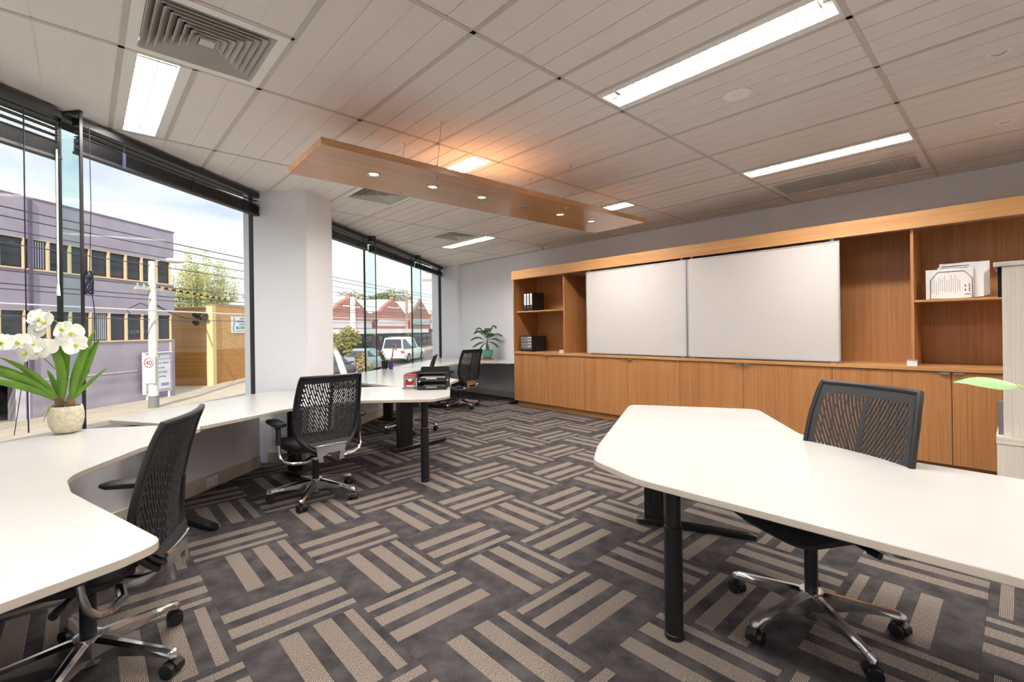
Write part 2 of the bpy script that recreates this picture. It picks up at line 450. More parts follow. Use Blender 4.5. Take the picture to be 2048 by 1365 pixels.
# skirtings
def skirt(name, a, b, h=0.115, t=0.016):
    a, b = Vector(a), Vector(b); d = (b-a).normalized(); n = Vector((d.y, -d.x))
    return struct(MB().prism([tuple(a), tuple(b), tuple(b+n*t), tuple(a+n*t)], 0.0, h, 0.004).build(name, M['base']))
skirt('baseboard_window_1', P1L+N1*0.166, on1(1.585)+N1*0.166)
skirt('baseboard_pier', (1.345, 5.045), (1.605, 4.748))
skirt('baseboard_window_2', on2(-0.5)+N2*0.116, on2(4.2)+N2*0.116)
skirt('baseboard_right', (XW-0.001, 8.06), (XW-0.001, 5.80))

# sub-floor and ceiling slab
room = [(XL, YB), (XW, YB), (XW, 8.9), tuple(F2b-N2*0.1), tuple(on2(-0.6)-N2*0.1), tuple(F1b-N1*0.1), tuple(P1L-N1*0.1)]
fl = struct(MB().prism(room, -0.12, -0.012).build('floor', M['dark']))
slab = [(XL-0.3, YB-0.3), (XW+0.3, YB-0.3), (XW+0.3, 9.3), tuple(F2b-N2*0.45), tuple(on2(-0.6)-N2*0.45), tuple(F1b-N1*0.45), tuple(P1L-N1*0.45-U1*0.3)]
ce = struct(MB().prism(slab, CEIL+0.09, CEIL+0.3).build('ceiling', M['dark']))

# carpet tiles: 500 mm, quarter-turned
ctm = MB().box(-0.2496, 0.2496, -0.2496, 0.2496, -0.012, 0.0).mesh('carpet_tile', M['carpet'], smooth=0)
def in_view(x, y):
    d = x*fwd.x + y*fwd.y; l = x*rgt.x + y*rgt.y
    return d > 1.0 and abs(l) < d*1.11 + 0.35 and d + 0.36 > 1.69
OX, OY = 1.4496, 1.6128
field = MB(); fieldA = MB()
for i in range(-15, 10):
    for j in range(-11, 15):
        cx, cy = OX + 0.5*i + 0.25, OY + 0.5*j + 0.25
        c0 = [(cx-.25, cy-.25), (cx+.25, cy-.25), (cx+.25, cy+.25), (cx-.25, cy+.25)]
        q = facade_clip(c0)
        if not q or cy < YB-0.2: continue
        along_y = (i + j) % 2 == 0
        rz = 0.0 if along_y else math.pi/2
        if not along_y and cy > 2.15: rz = -math.pi/2
        if in_view(cx, cy):
            o = link('carpet_tile', ctm, fl); o.location = (cx, cy, 0); o.rotation_euler = (0, 0, rz)
        else:
            (fieldA if along_y else field).box(cx-.2496, cx+.2496, cy-.2496, cy+.2496, -0.012, 0.0)
far_c = plain('carpet_plain', (96, 90, 87), 0.95, noise=0.3, scale=60)
for mb in (MB().add(field.v, field.f).add(fieldA.v, fieldA.f),):
    o = mb.build('carpet_tiles_beyond', far_c, fl, smooth=0); o['kind'] = 'stuff'

# ------------------------------------------------------------------ ceiling grid
GX = lambda k: 0.758 + 0.607*k
GY = lambda j: 2.942 + 1.2145*j
TW = 0.0125                                   # half width of a tee
def plank_tile(x0, x1, y0, y1):
    """one acoustic tile: four planks side by side with open V joints"""
    mb = MB(); n = max(1, round((x1-x0)/0.152)); ok = False
    for k in range(n):
        a = x0 + (x1-x0)*k/n; b = x0 + (x1-x0)*(k+1)/n
        g = 0.0032
        q = facade_clip([(a+(g if k else 0), y0), (b-(g if k < n-1 else 0), y0), (b-(g if k < n-1 else 0), y1), (a+(g if k else 0), y1)])
        if len(q) < 3: continue
        ok = True
        mb.prism(q, CEIL+0.002, CEIL+0.012)
    if not ok: return
    q = facade_clip([(x0, y0), (x1, y0), (x1, y1), (x0, y1)])
    if len(q) >= 3: mb.prism(q, CEIL+0.0052, CEIL+0.02)
    mb.build('ceiling_tile', M['tile'], ce, smooth=0, weld=False)
SPECIAL = {}                                   # (k, j): rectangles left open for fittings
def hole(k, j, x0, x1, y0, y1): SPECIAL.setdefault((k, j), []).append((x0, x1, y0, y1))
LIGHTS = [(-1, 0, 'l'), (2, -2, 'r'), (2, 0, 'r'), (6, -2, 'l'), (6, 0, 'l'), (6, 2, 'l'), (-1, -2, 'l'), (2, -4, 'r'), (6, -4, 'l'), (2, 2, 'r')]  # those out of view are added to brighten the interior
LIGHTS.remove((2, 2, 'r'))
LIGHTS += [(-5, -2, 'l'), (-5, -4, 'l'), (-9, -4, 'l'), (-1, -4, 'l')]  # unseen lights added to bounce more light into the room
VENTS = [(-1, -1, 'far'), (2, 1, 'near'), (5, 2, 'near')]
light_rects, vent_rects = [], []
for k, j, side in LIGHTS:
    x0, x1, y0, y1 = GX(k), GX(k+1), GY(j), GY(j+1); xm = (x0+x1)/2
    r_ = (x0, xm, y0, y1) if side == 'l' else (xm, x1, y0, y1)
    hole(k, j, *r_); light_rects.append(r_)
for k, j, side in VENTS:
    x0, x1, y0, y1 = GX(k), GX(k+1), GY(j), GY(j+1); ym = (y0+y1)/2
    r_ = (x0, x1, ym, y1) if side == 'far' else (x0, x1, y0, ym)
    hole(k, j, *r_); vent_rects.append(r_)
gr = (GX(7), GX(8), GY(-2), GY(-1)); hole(7, -2, *gr)
for k in range(-12, 9):
    for j in range(-6, 5):
        x0, x1, y0, y1 = GX(k)+TW, min(GX(k+1)-TW, XW), GY(j)+TW, GY(j+1)-TW
        if x1-x0 < 0.05: continue
        if not facade_clip([(x0, y0), (x1, y0), (x1, y1), (x0, y1)]) or y1 < YB: continue
        if (k, j) in SPECIAL:
            h = SPECIAL[(k, j)][0]
            if h[0] > x0+0.1: plank_tile(x0, h[0]-TW, y0, y1)
            if h[1] < x1-0.1: plank_tile(h[1]+TW, x1, y0, y1)
            if h[2] > y0+0.1: plank_tile(x0, x1, y0, h[2]-TW)
            if h[3] < y1-0.1: plank_tile(x0, x1, h[3]+TW, y1)
            continue
        plank_tile(x0, x1, y0, y1)
def tee(x0, x1, y0, y1):
    q = facade_clip([(x0, y0), (x1, y0), (x1, y1), (x0, y1)])
    if len(q) >= 3: MB().prism(q, CEIL-0.001, CEIL+0.022).build('ceiling_tee', M['tee'], ce, smooth=0)
for j in range(-5, 6): tee(XL, XW, GY(j)-TW, GY(j)+TW)
for k in range(-11, 9): tee(GX(k)-TW, GX(k)+TW, YB, 9.0)
for k, j, s_ in LIGHTS:
    xm = (GX(k)+GX(k+1))/2; tee(xm-TW, xm+TW, GY(j), GY(j+1))
for k, j, s_ in VENTS:
    ym = (GY(j)+GY(j+1))/2; tee(GX(k), GX(k+1), ym-TW, ym+TW)
# dark cover strip where tiles meet the right wall
struct(MB().box(XW-0.022, XW-0.001, YB, 8.06, CEIL-0.012, CEIL+0.02).build('trim_1', M['tee']))

# ------------------------------------------------------------------ louvred lights
LW, LL = 0.084, 0.0
blade = MB().box(-0.084, 0.084, -0.0010, 0.0010, -0.010, 0.0).mesh('louvre_blade', M['blade'], smooth=0)
def troffer(rc, label):
    x0, x1, y0, y1 = rc; cx, cy = (x0+x1)/2, (y0+y1)/2; x0 += TW*0.8; x1 -= TW*0.8; y0 += TW; y1 -= TW
    t = thing('louvred_light', label, 'ceiling light', (cx, cy, CEIL), group='louvred fluorescent ceiling lights')
    ya, yb = y0+0.012, y1-0.012
    p = MB()
    p.box(x0, cx-0.088, y0, y1, CEIL+0.001, CEIL+0.012); p.box(cx+0.088, x1, y0, y1, CEIL+0.001, CEIL+0.012)
    p.box(cx-0.088, cx+0.088, y0, ya, CEIL+0.001, CEIL+0.012); p.box(cx-0.088, cx+0.088, yb, y1, CEIL+0.001, CEIL+0.012)
    p.build('pan', M['white_metal'], t, smooth=0)
    h = MB()
    for sx in (-1, 1): h.box(cx+sx*0.0875-0.001, cx+sx*0.0875+0.001, ya, yb, CEIL+0.002, CEIL+0.07)
    h.box(cx-0.088, cx+0.088, ya-0.001, ya+0.001, CEIL+0.002, CEIL+0.07); h.box(cx-0.088, cx+0.088, yb-0.001, yb+0.001, CEIL+0.002, CEIL+0.07)
    h.build('reflector', M['louvre'], t, smooth=0)
    MB().box(cx-0.086, cx+0.086, ya+0.05, yb-0.05, CEIL+0.045, CEIL+0.05).build('lamp_tubes', M['lamp'], t, smooth=0)
    MB().box(cx-0.0012, cx+0.0012, ya, yb, CEIL+0.012, CEIL+0.024).build('centre_spine', M['blade'], t, smooth=0)
    n = 24
    for i in range(1, n):
        o = link('louvre_blade', blade, t); o.location = (0, ya + (yb-ya)*i/n - cy, 0.022)
    return t
LT = ['long louvred ceiling light above the left desk, beside the nearest square vent',
      'largest louvred ceiling light, at the top right above the white desk',
      'short piece of louvred light seen over the left half of the hanging wood panel',
      'louvred ceiling light next to the perforated return grille',
      'small louvred light seen over the right half of the hanging wood panel',
      'farthest louvred ceiling light, behind the hanging panel next to the far vent',
      'added unseen louvred ceiling light behind the viewer on the window side',
      'added unseen louvred ceiling light behind the viewer in line with the top right light',
      'added unseen louvred ceiling light behind the viewer near the wall unit',
      'added louvred ceiling light left of the viewer, out of the picture', 'added unseen louvred ceiling light behind and left of the viewer', 'added unseen louvred ceiling light at the far back left corner behind the viewer', 'added unseen louvred ceiling light straight behind the viewer']
for rc, lb in zip(light_rects, LT): troffer(rc, lb)

# ------------------------------------------------------------------ square air diffusers
def diffuser(rc, label):
    x0, x1, y0, y1 = rc; cx, cy = (x0+x1)/2, (y0+y1)/2
    t = thing('air_diffuser', label, 'air vent', (cx, cy, CEIL), group='square ceiling diffusers')
    hx, hy = (x1-x0)/2-TW, (y1-y0)/2-TW
    f = MB(); e_ = 0.045
    f.box(cx-hx, cx+hx, cy-hy, cy-hy+e_, CEIL-0.002, CEIL+0.01); f.box(cx-hx, cx+hx, cy+hy-e_, cy+hy, CEIL-0.002, CEIL+0.01)
    f.box(cx-hx, cx-hx+e_, cy-hy+e_, cy+hy-e_, CEIL-0.002, CEIL+0.01); f.box(cx+hx-e_, cx+hx, cy-hy+e_, cy+hy-e_, CEIL-0.002, CEIL+0.01)
    f.build('frame', M['white_metal'], t, smooth=0)
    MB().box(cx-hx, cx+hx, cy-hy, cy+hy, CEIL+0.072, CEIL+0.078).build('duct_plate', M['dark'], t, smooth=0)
    n = 8
    for i in range(n):
        o = hx-e_-0.002 - i*0.0285; s = o-0.034
        if s < 0.02: s = 0.02
        za, zb = CEIL-0.004, CEIL+0.046
        ring = MB(); v = []
        for (h, z) in ((o, za), (s, zb)):
            v += [(cx-h, cy-h, z), (cx+h, cy-h, z), (cx+h, cy+h, z), (cx-h, cy+h, z)]
        v += [(p[0] + (0.0022 if p[0] < cx else -0.0022), p[1] + (0.0022 if p[1] < cy else -0.0022), p[2]-0.0012) for p in v]
        fs = [(k, (k+1) % 4, 4+(k+1) % 4, 4+k) for k in range(4)] + [(8+k, 12+k, 12+(k+1) % 4, 8+(k+1) % 4) for k in range(4)]
        fs += [(k, 8+k, 8+(k+1) % 4, (k+1) % 4) for k in range(4)] + [(4+k, 4+(k+1) % 4, 12+(k+1) % 4, 12+k) for k in range(4)]
        ring.add(v, fs).build('vane', M['grille'], t, smooth=0)
    MB().box(cx-0.03, cx+0.03, cy-0.03, cy+0.03, CEIL-0.004, CEIL+0.0).build('centre_plate', M['grille'], t, smooth=0)
    return t
for rc, lb in zip(vent_rects, ['large square ceiling vent nearest the viewer at the top left', 'square ceiling vent half hidden behind the left end of the wood panel', 'farthest square ceiling vent, beside a ceiling light near the end wall']): diffuser(rc, lb)

# return air grille, perforated
x0, x1, y0, y1 = gr; x0 += TW; x1 -= TW; y0 += TW; y1 -= TW
t = thing('return_grille', 'long perforated return air grille in the ceiling next to the wall unit', 'air vent', ((x0+x1)/2, (y0+y1)/2, CEIL))
f = MB(); f.box(x0, x1, y0, y0+.05, CEIL, CEIL+.012); f.box(x0, x1, y1-.05, y1, CEIL, CEIL+.012); f.box(x0, x0+.05, y0+.05, y1-.05, CEIL, CEIL+.012); f.box(x1-.05, x1, y0+.05, y1-.05, CEIL, CEIL+.012)
f.build('frame', M['white_metal'], t, smooth=0)
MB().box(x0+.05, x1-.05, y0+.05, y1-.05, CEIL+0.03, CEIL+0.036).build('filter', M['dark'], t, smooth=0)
pr = MB(); nx, ny = 34, 80
for i in range(nx+1):
    a = x0+.05 + (x1-x0-.1)*i/nx; pr.box(a-.0042, a+.0042, y0+.05, y1-.05, CEIL+.004, CEIL+.006)
for i in range(ny+1):
    a = y0+.05 + (y1-y0-.1)*i/ny; pr.box(x0+.05, x1-.05, a-.0042, a+.0042, CEIL+.004, CEIL+.006)
pr.build('perforated_sheet', M['white_metal'], t, smooth=0, weld=False)
for fy in (0.22, 0.72): MB().box(x0+.02, x0+.045, y0+(y1-y0)*fy, y0+(y1-y0)*fy+.09, CEIL-.006, CEIL+.001).build('latch', M['white_plastic'], t, smooth=0)

# small ceiling fittings
def downlight(x, y, label):
    t = thing('downlight', label, 'downlight', (x, y, CEIL), group='white ceiling downlights')
    MB().lathe([(.030, .02), (.030, -.001), (.034, -.005), (.050, -.004), (.053, .0), (.053, .004)], (x, y, CEIL), 28).build('trim_ring', M['white_metal'], t)
    MB().lathe([(.001, .012), (.014, .010), (.026, .002), (.029, .0), (.029, .014)], (x, y, CEIL), 24).build('lens', M['chrome'], t)
downlight(3.507, 0.062, 'unlit ceiling downlight nearer to the top right corner')
downlight(4.731, 0.058, 'unlit ceiling downlight nearer to the wall unit at the right edge')
t = thing('smoke_detector', 'flat round white detector on the ceiling beside the large light', 'detector', (2.915, 1.142, CEIL))
MB().lathe([(.0, .0), (.076, .0), (.078, -.003), (.070, -.006), (.03, -.009)], (2.915, 1.142, CEIL), 32).build('plate', M['white_plastic'], t)
MB().lathe([(.026, -.006), (.026, -.016), (.020, -.024), (.0, -.024)], (2.915, 1.142, CEIL), 24).build('cap', M['white_plastic'], t)
t = thing('ceiling_sensor', 'small beige box hanging from the far ceiling above the bookshelf', 'sensor', (5.66, 5.40, CEIL))
MB().cbox(5.63, 5.69, 5.37, 5.43, CEIL-.075, CEIL-.03, .004).build('body', M['base'], t, smooth=0)
MB().cyl((5.66, 5.40, CEIL-.03), (5.66, 5.40, CEIL+.001), .018, .026).build('bracket', M['base'], t)

# ------------------------------------------------------------------ hanging wood panel with spotlights
PA, PB_ = Vector((1.0, 2.659)), Vector((4.186, 2.552)); pz0, pz1 = 2.35, 2.392
pu = (PB_-PA).normalized(); pv = Vector((-pu.y, pu.x)); PWd = 0.638
q = [PA, PB_, PB_+pv*PWd, PA+pv*PWd]
ctr = (q[0]+q[2])/2
t = thing('hanging_panel', 'long oak panel hung flat from the ceiling with six spotlights underneath', 'ceiling panel', (ctr.x, ctr.y, pz0))
MB().prism([tuple(p) for p in q], pz0, pz1, 0.0015).build('board', M['oak_p'], t, smooth=0)
for p, on in [((1.458, 2.945), 1), ((1.913, 2.925), 1), ((2.36, 2.905), 1), ((2.81, 2.885), 0), ((3.267, 2.875), 1), ((3.713, 2.86), 1)]:
    MB().lathe([(.033, .0), (.031, -.003), (.038, -.006), (.046, -.003), (.047, .001)], (*p, pz0), 28).build('spot_ring', M['steel'], t)
    MB().lathe([(.0, -.0035), (.022, -.003), (.030, -.001)], (*p, pz0), 20).build('spot_lamp', M['spot'] if on else M['steel'], t)
    if on:
        ld = bpy.data.lights.new('spot_light', 'SPOT'); lo = bpy.data.objects.new('spot_light', ld); COL.objects.link(lo); lo.parent = t
        lo.location = Vector((*p, pz0-.012)) - wloc(t); ld.energy = 9; ld.spot_size = R(70); ld.spot_blend = .8; ld.color = (1, .87, .7); ld.shadow_soft_size = .02
for c, b in [((1.781, 2.49), (1.80, 2.70)), ((1.771, 2.95), (1.79, 3.18)), ((3.075, 2.47), (3.10, 2.66)), ((3.067, 2.95), (3.09, 3.13))]:
    c = Vector((*c, CEIL)); b = Vector((*b, pz1))
    c = Vector((b.x*0.5+c.x*0.5, b.y*0.62+c.y*0.38, CEIL))
    cb = MB(); cb.cyl(c, b, .0022, n=8); cb.cyl(c, c-Vector((0, 0, .006)), .008, n=12)
    cb.build('hanging_wire', M['steel'], t)
    MB().cyl(b+Vector((0, 0, .035)), b+Vector((0, 0, -.002)), .005, n=10).build('turnbuckle', M['steel'], t)
    bb = Vector((b.x, b.y, pz0)); MB().cyl(bb, bb-Vector((0, 0, .022)), .006, .004, n=10).build('end_nut', M['steel'], t)

# ------------------------------------------------------------------ windows
def pane(name, a, b, z0, z1, parent, mat, th=0.012):
    d = (b-a).normalized(); n = Vector((d.y, -d.x))*th/2
    return MB().prism([tuple(a-n), tuple(b-n), tuple(b+n), tuple(a+n)], z0, z1).build(name, mat, parent, smooth=0)
def bar(name, p, d, hw, hd, z0, z1, parent, mat):
    return MB().obox(p, d, hw, hd, z0, z1).build(name, mat, parent, smooth=0)
def rail(name, a, b, z0, z1, hd, parent, mat):
    c = (a+b)/2; return MB().obox(c, b-a, (b-a).length/2, hd, z0, z1).build(name, mat, parent, smooth=0)
ZS, ZT = 0.60, 2.668
def window(name, a, b, joints, u, n, fins):
    w = bpy.data.objects.new(name, None); COL.objects.link(w); w.location = ((a.x+b.x)/2, (a.y+b.y)/2, ZS); struct(w)
    pts = [a] + joints + [b]
    for p, q in zip(pts[:-1], pts[1:]): pane('pane', p + u*0.008, q - u*0.008, ZS+0.03, ZT, w, M['glass'])
    rail('sill_rail', a, b, ZS-0.01, ZS+0.035, 0.03, w, M['frame']); rail('head_rail', a, b, ZT-0.01, CEIL+0.02, 0.03, w, M['frame'])
    for j in joints: bar('joint_seal', j + n*0.002, u, 0.011, 0.010, ZS, ZT, w, M['frame'])
    for j in joints:
        pane('glass_fin', j + n*0.012, j + n*fins, ZS, CEIL-0.004, w, M['fin'], 0.012)
        bar('fin_edge', j + n*(fins+0.003), u, 0.009, 0.004, ZS, CEIL-0.002, w, M['frame'])
        rail('fin_bracket', j + n*0.02, j + n*(fins+0.004), CEIL-0.016, CEIL-0.001, 0.012, w, M['frame'])
    return w
win1 = window('window_1', P1L + U1*0.05, F1b, [on1(-5.7), on1(-2.9), F1a], U1, N1, 0.165)
bar('frame_post', F1b - U1*0.012, U1, 0.026, 0.035, ZS, CEIL, win1, M['frame'])
win2 = window('window_2', on2(-0.6), F2b, [on2(0.90), on2(2.73)], U2, N2, 0.175)
bar('frame_post', F2b - U2*0.02, U2, 0.024, 0.03, ZS, CEIL, win2, M['frame'])

# venetian blinds
def blind(label, a, b, n, drop, stack_h):
    """a..b along the glass, slats stacked at the bottom of the drop"""
    a = a + n*0.07; b = b + n*0.07; c = (a+b)/2; u = (b-a).normalized(); L = (b-a).length
    t = thing('venetian_blind', label, 'blind', (c.x, c.y, CEIL-0.02), math.atan2(u.y, u.x), group='black venetian blinds')
    top = -0.012
    def lb(name, x0, x1, y0, y1, z0, z1, mat): return MB().box(x0, x1, y0, y1, z0, z1).build(name, mat, t, world=False, smooth=0)
    lb('head_rail', -L/2, L/2, -0.028, 0.028, top-0.030, top+0.012, M['blind'])
    sl = MB(); prof = [(-0.025, -.002), (-.012, .001), (0, .002), (.012, .001), (.025, -.002)]
    v = []; f = []
    for x in (-L/2+.005, L/2-.005):
        for y, z in prof: v.append((x, y, z))
        for y, z in prof[::-1]: v.append((x, y, z+.0012))
    m_ = len(prof)*2; f = [(i, (i+1) % m_, m_+(i+1) % m_, m_+i) for i in range(m_)] + [tuple(range(m_))[::-1], tuple(range(m_, 2*m_))]
    slm = sl.add(v, f).mesh('slat', M['blind'], 0)
    z = top-0.034; zb = top - drop
    gaps = max(0, int((drop-stack_h-0.04)/0.0375))
    zz = z-0.03
    for i in range(gaps):
        o = link('slat', slm, t); o.location = (0, 0, zz); zz -= (drop-stack_h-0.05)/max(gaps, 1)
    k = int(stack_h/0.0052); z0 = zb + 0.014
    if drop-stack_h < 0.09: z0 = zb+0.014
    for i in range(k):
        o = link('slat', slm, t); o.location = (0, random.uniform(-.002, .002), z0 + i*0.0052)
    lb('bottom_rail', -L/2, L/2, -0.026, 0.026, zb-0.004, zb+0.012, M['blind'])
    ns = max(2, round(L/0.62))
    for i in range(ns):
        x = -L/2 + L*(i+0.5)/ns
        tp = MB(); tp.box(x-.012, x+.012, -.031, -.0285, zb-.004, z0+k*.0052+.004); tp.box(x-.001, x+.001, -.03, -.029, zb, top-.02); tp.box(x-.001, x+.001, .028, .029, zb, top-.02)
        tp.build('ladder_tape', M['cord'], t, world=False, smooth=0)
    return t
BL = []
BL.append(blind('black blind partly lowered at the far left of the window wall', on1(-1.55), on1(-0.05), N1, 0.285, 0.080))
BL.append(blind('long black blind pulled up over the big street window', on1(0.05), on1(1.80), N1, 0.205, 0.088))
blind('black blind pulled up beside the centre pier', on2(-0.45), on2(0.86), N2, 0.185, 0.085)
blind('black blind pulled up between the two clear glass fins', on2(0.95), on2(2.69), N2, 0.185, 0.085)
blind('short black blind pulled up at the end of the window wall', on2(2.78), on2(4.30), N2, 0.185, 0.08)
# cords and wands hang from the blinds
p = on1(-0.26) + N1*0.11
MB().tube([(p.x, p.y, 2.6), (p.x, p.y, 1.6), (p.x+.002, p.y, .9), (p.x+.004, p.y-.002, .735)], .0035, 6).build('pull_cord', M['cord'], BL[0])
MB().tube([(p.x+.004, p.y, 1.22), (p.x-.05, p.y-.04, .735)], .002, 6).build('pull_cord', M['cord'], BL[0])
p = on1(-0.085) + N1*0.10
wd = MB().cyl((p.x, p.y, 2.42), (p.x, p.y, 1.60), .005, n=6).build('tilt_wand', M['white_plastic'], BL[0])
MB().cyl((p.x, p.y, 1.60), (p.x, p.y, 1.53), .006, .010, n=8).build('grip', M['white_plastic'], wd)
p = on1(0.03) + N1*0.178
kn = MB()
for i in range(7):
    a0 = random.uniform(0, 6.28)
    kn.tube([(p.x + .022*math.cos(a0+s*.7), p.y + .022*math.sin(a0+s*.7), 1.62 + .075*math.cos(s*.63+i)) for s in range(11)], .003, 5)
kn.build('cord_coil', M['cord'], BL[1])
MB().tube([(p.x+.01, p.y, 2.60), (p.x+.014, p.y, 2.1), (p.x+.004, p.y, 1.68)], .0025, 5).build('pull_cord', M['cord'], BL[1])
MB().tube([(p.x+.008, p.y, 1.58), (p.x+.02, p.y-.005, 1.5), (p.x+.026, p.y, 1.40), (p.x+.022, p.y, 1.2)], .0028, 5).build('cord_tail', M['cord'], BL[1])
# wall outlets on the skirting
so = on1(0.985) + N1*0.1835
t = thing('power_outlet', 'white double power outlet on the skirting below the window', 'outlet', (so.x, so.y, 0.06), math.atan2(U1.y, U1.x))
MB().cbox(-.058, .058, -.010, .0, -.036, .036, .003).build('plate', M['white_plastic'], t, world=False, smooth=0)
for sx in (-.03, .03):
    k = MB()
    for dx, dz in ((-.008, .006), (.008, .006), (0, -.010)): k.box(sx+dx-.0012, sx+dx+.0012, -.0112, -.0095, dz-.004, dz+.004)
    k.build('socket', M['dark'], t, world=False, smooth=0)
    MB().box(sx-.004, sx+.004, -.013, -.0095, .019, .027).build('switch', M['white_plastic'], t, world=False, smooth=0)
# ================================================================== wall unit
M['oak_gap_shade'] = veneer('oak_veneer_gap_shade', (96, 62, 34), (70, 44, 22), 'Z')  # darkened oak: shade in the door gaps is put into its colour
XF = 5.36                                    # front face of doors
XK = XF + 0.072                              # kick
YL, YR = 5.79, -0.95                         # ends of the unit
ZC, ZCT, ZP0, ZP1 = 0.885, 0.921, 2.126, 2.27
XBK = 5.930                                  # back panel face
# kick plinth, one long board
o = MB().cbox(XK, XK+0.018, YR, YL-0.02, 0.0, 0.10, .001).build('plinth_board', M['oak_h'], smooth=0); tag(o, 'oak plinth board along the floor under the wall cabinets', 'plinth')
seams = [5.79, 5.015, 4.287, 3.56, 2.815, 2.075, 1.242, 0.393, -0.42, -0.95]
lab_c = ['oak base cabinet at the window end, below the black drawer tower', 'oak base cabinet below the left whiteboard edge', 'oak base cabinet below the joint of the two whiteboards', 'oak base cabinet behind the grey chair back', 'oak base cabinet at the right edge behind the cream cupboard']
pairs = [(0, 2), (2, 4), (4, 6), (6, 8), (8, 9)]
for (a, b), lb in zip(pairs, lab_c):
    ya, yb = seams[b], seams[a]
    t = thing('base_cabinet', lb, 'cabinet', (XF+.25, (ya+yb)/2, 0.0), group='oak base cabinets of the wall unit')
    c = MB(); c.box(XF+.024, XBK, ya+.001, ya+.018, .1005, ZC-.001); c.box(XF+.02, XBK, yb-.018, yb-.001, .1005, ZC-.001)
    c.box(XF+.02, XBK, ya+.018, yb-.018, .1005, .118); c.box(XBK-.006, XBK, ya+.018, yb-.018, .118, ZC-.001)
    c.box(XK+.03, XBK, ya+.02, ya+.038, 0, .1005); c.box(XK+.03, XBK, yb-.038, yb-.02, 0, .1005)
    c.build('carcass', M['oak_gap_shade'], t, smooth=0)
    for k in range(a, b):
        y1, y0 = seams[k], seams[k+1]
        d = MB().cbox(XF, XF+.019, y0+.0022, y1-.0022, .102, ZC-.006, .0012).build('door', M['oak_v'], t, smooth=0)
        if b-a == 2:
            ym = seams[a+1]; yh = ym+.012 if k == a else ym-.012-.062
            h = MB(); h.cbox(XF-.016, XF+.004, yh, yh+.062, ZC-.0125, ZC-.006, .001); h.cbox(XF-.018, XF-.0155, yh, yh+.062, ZC-.022, ZC-.006, .0008)
            h.build('handle', M['steel'], d, smooth=0)
# worktop
o = MB().cbox(XF-.012, XBK, YR, YL, ZC, ZCT, .0015).build('worktop', M['oak_h'], smooth=0); tag(o, 'long oak worktop running below the whiteboards', 'worktop')
# upper carcass
t = thing('shelf_unit', 'oak upper wall unit with open shelves and a deep pelmet', 'shelf unit', (XF+.3, (YL+YR)/2, ZCT))
MB().box(XBK-.016, XBK, YR, YL, ZCT, ZP1-.02).build('back_panel', M['oak_v'], t, smooth=0)
MB().cbox(XF-.006, XBK-.016, YL-.02, YL, ZCT, ZP1, .001).build('end_panel', M['oak_v'], t, smooth=0)
MB().cbox(XF-.006, XBK-.016, YR, YR+.02, ZCT, ZP1, .001).build('end_panel', M['oak_v'], t, smooth=0)
MB().cbox(XF-.03, XF-.012, YR, YL+.012, ZP0, ZP1, .001).build('pelmet', M['oak_h'], t, smooth=0)
MB().box(XF-.012, XF+.10, YR, YL-.02, ZP0+.004, ZP0+.012).build('track_cover', M['alu'], t, smooth=0)
MB().box(XF-.012, XBK-.016, YR+.02, YL-.02, ZP1-.018, ZP1).build('top_panel', M['oak_h'], t, smooth=0)
MB().box(XF-.012, XF+.006, YR+.02, YL-.02, ZP0+.012, ZP1-.018).build('track_board', M['oak_h'], t, smooth=0)
for yd in (4.688, 0.640): MB().cbox(XF+.02, XBK-.016, yd-.011, yd+.011, ZCT, ZP0+.0, .0008).build('divider', M['oak_v'], t, smooth=0)
MB().cbox(XF+.06, XBK-.016, 4.70, YL-.021, 1.575, 1.595, .0008).build('shelf', M['oak_h'], t, smooth=0)
MB().cbox(XF+.04, XBK-.016, YR+.021, 0.628, 1.482, 1.502, .0008).build('shelf', M['oak_h'], t, smooth=0)
# sliding whiteboards
def whiteboard(y0, y1, label):
    x0, x1, z0, z1 = XF-.004, XF+.014, ZCT+.012, 2.104
    w = thing('whiteboard', label, 'whiteboard', (x0, (y0+y1)/2, z0), group='two sliding whiteboards')
    MB().box(x0+.004, x1, y0+.012, y1-.012, z0+.012, z1-.012).build('writing_surface', M['board'], w, smooth=0)
    f = MB(); e_ = .014
    f.cbox(x0, x1, y0, y0+e_, z0, z1, .001); f.cbox(x0, x1, y1-e_, y1, z0, z1, .001); f.cbox(x0, x1, y0+e_, y1-e_, z0, z0+e_, .001); f.cbox(x0, x1, y0+e_, y1-e_, z1-e_, z1, .001)
    f.build('frame', M['alu'], w, smooth=0)
    for yy in (y0+.01, y1-.01):
        for zz in (z0+.01, z1-.01): MB().cyl((x0-.001, yy, zz), (x0+.001, yy, zz), .006, n=10).build('corner_screw', M['grey'], w)
    for yy in (y0+.06, y1-.06):
        MB().box(x0+.002, x1-.002, yy-.015, yy+.015, z1, ZP0+.002).build('hanger', M['steel'], w, smooth=0)
        MB().box(x0+.002, x1-.002, yy-.02, yy+.02, ZCT, z0).build('glide', M['grey'], w, smooth=0)
    return w
whiteboard(2.716, 4.238, 'blank sliding whiteboard on the left, nearer the bookshelf')
whiteboard(1.168, 2.709, 'blank sliding whiteboard on the right, beside the bare oak panel')
for y, lb in ((4.735, 'small white door stop on the worktop by the left divider'), (0.645, 'small white door stop on the worktop by the right divider')):
    t = thing('track_stop', lb, 'track stop', (XF+.01, y, ZCT))
    MB().cbox(XF-.002, XF+.018, y-.035, y+.035, ZCT, ZCT+.05, .002).build('block', M['white_plastic'], t, smooth=0)
    MB().cbox(XF-.004, XF+.02, y-.037, y+.037, ZCT+.046, ZCT+.054, .001).build('lip', M['alu'], t, smooth=0)

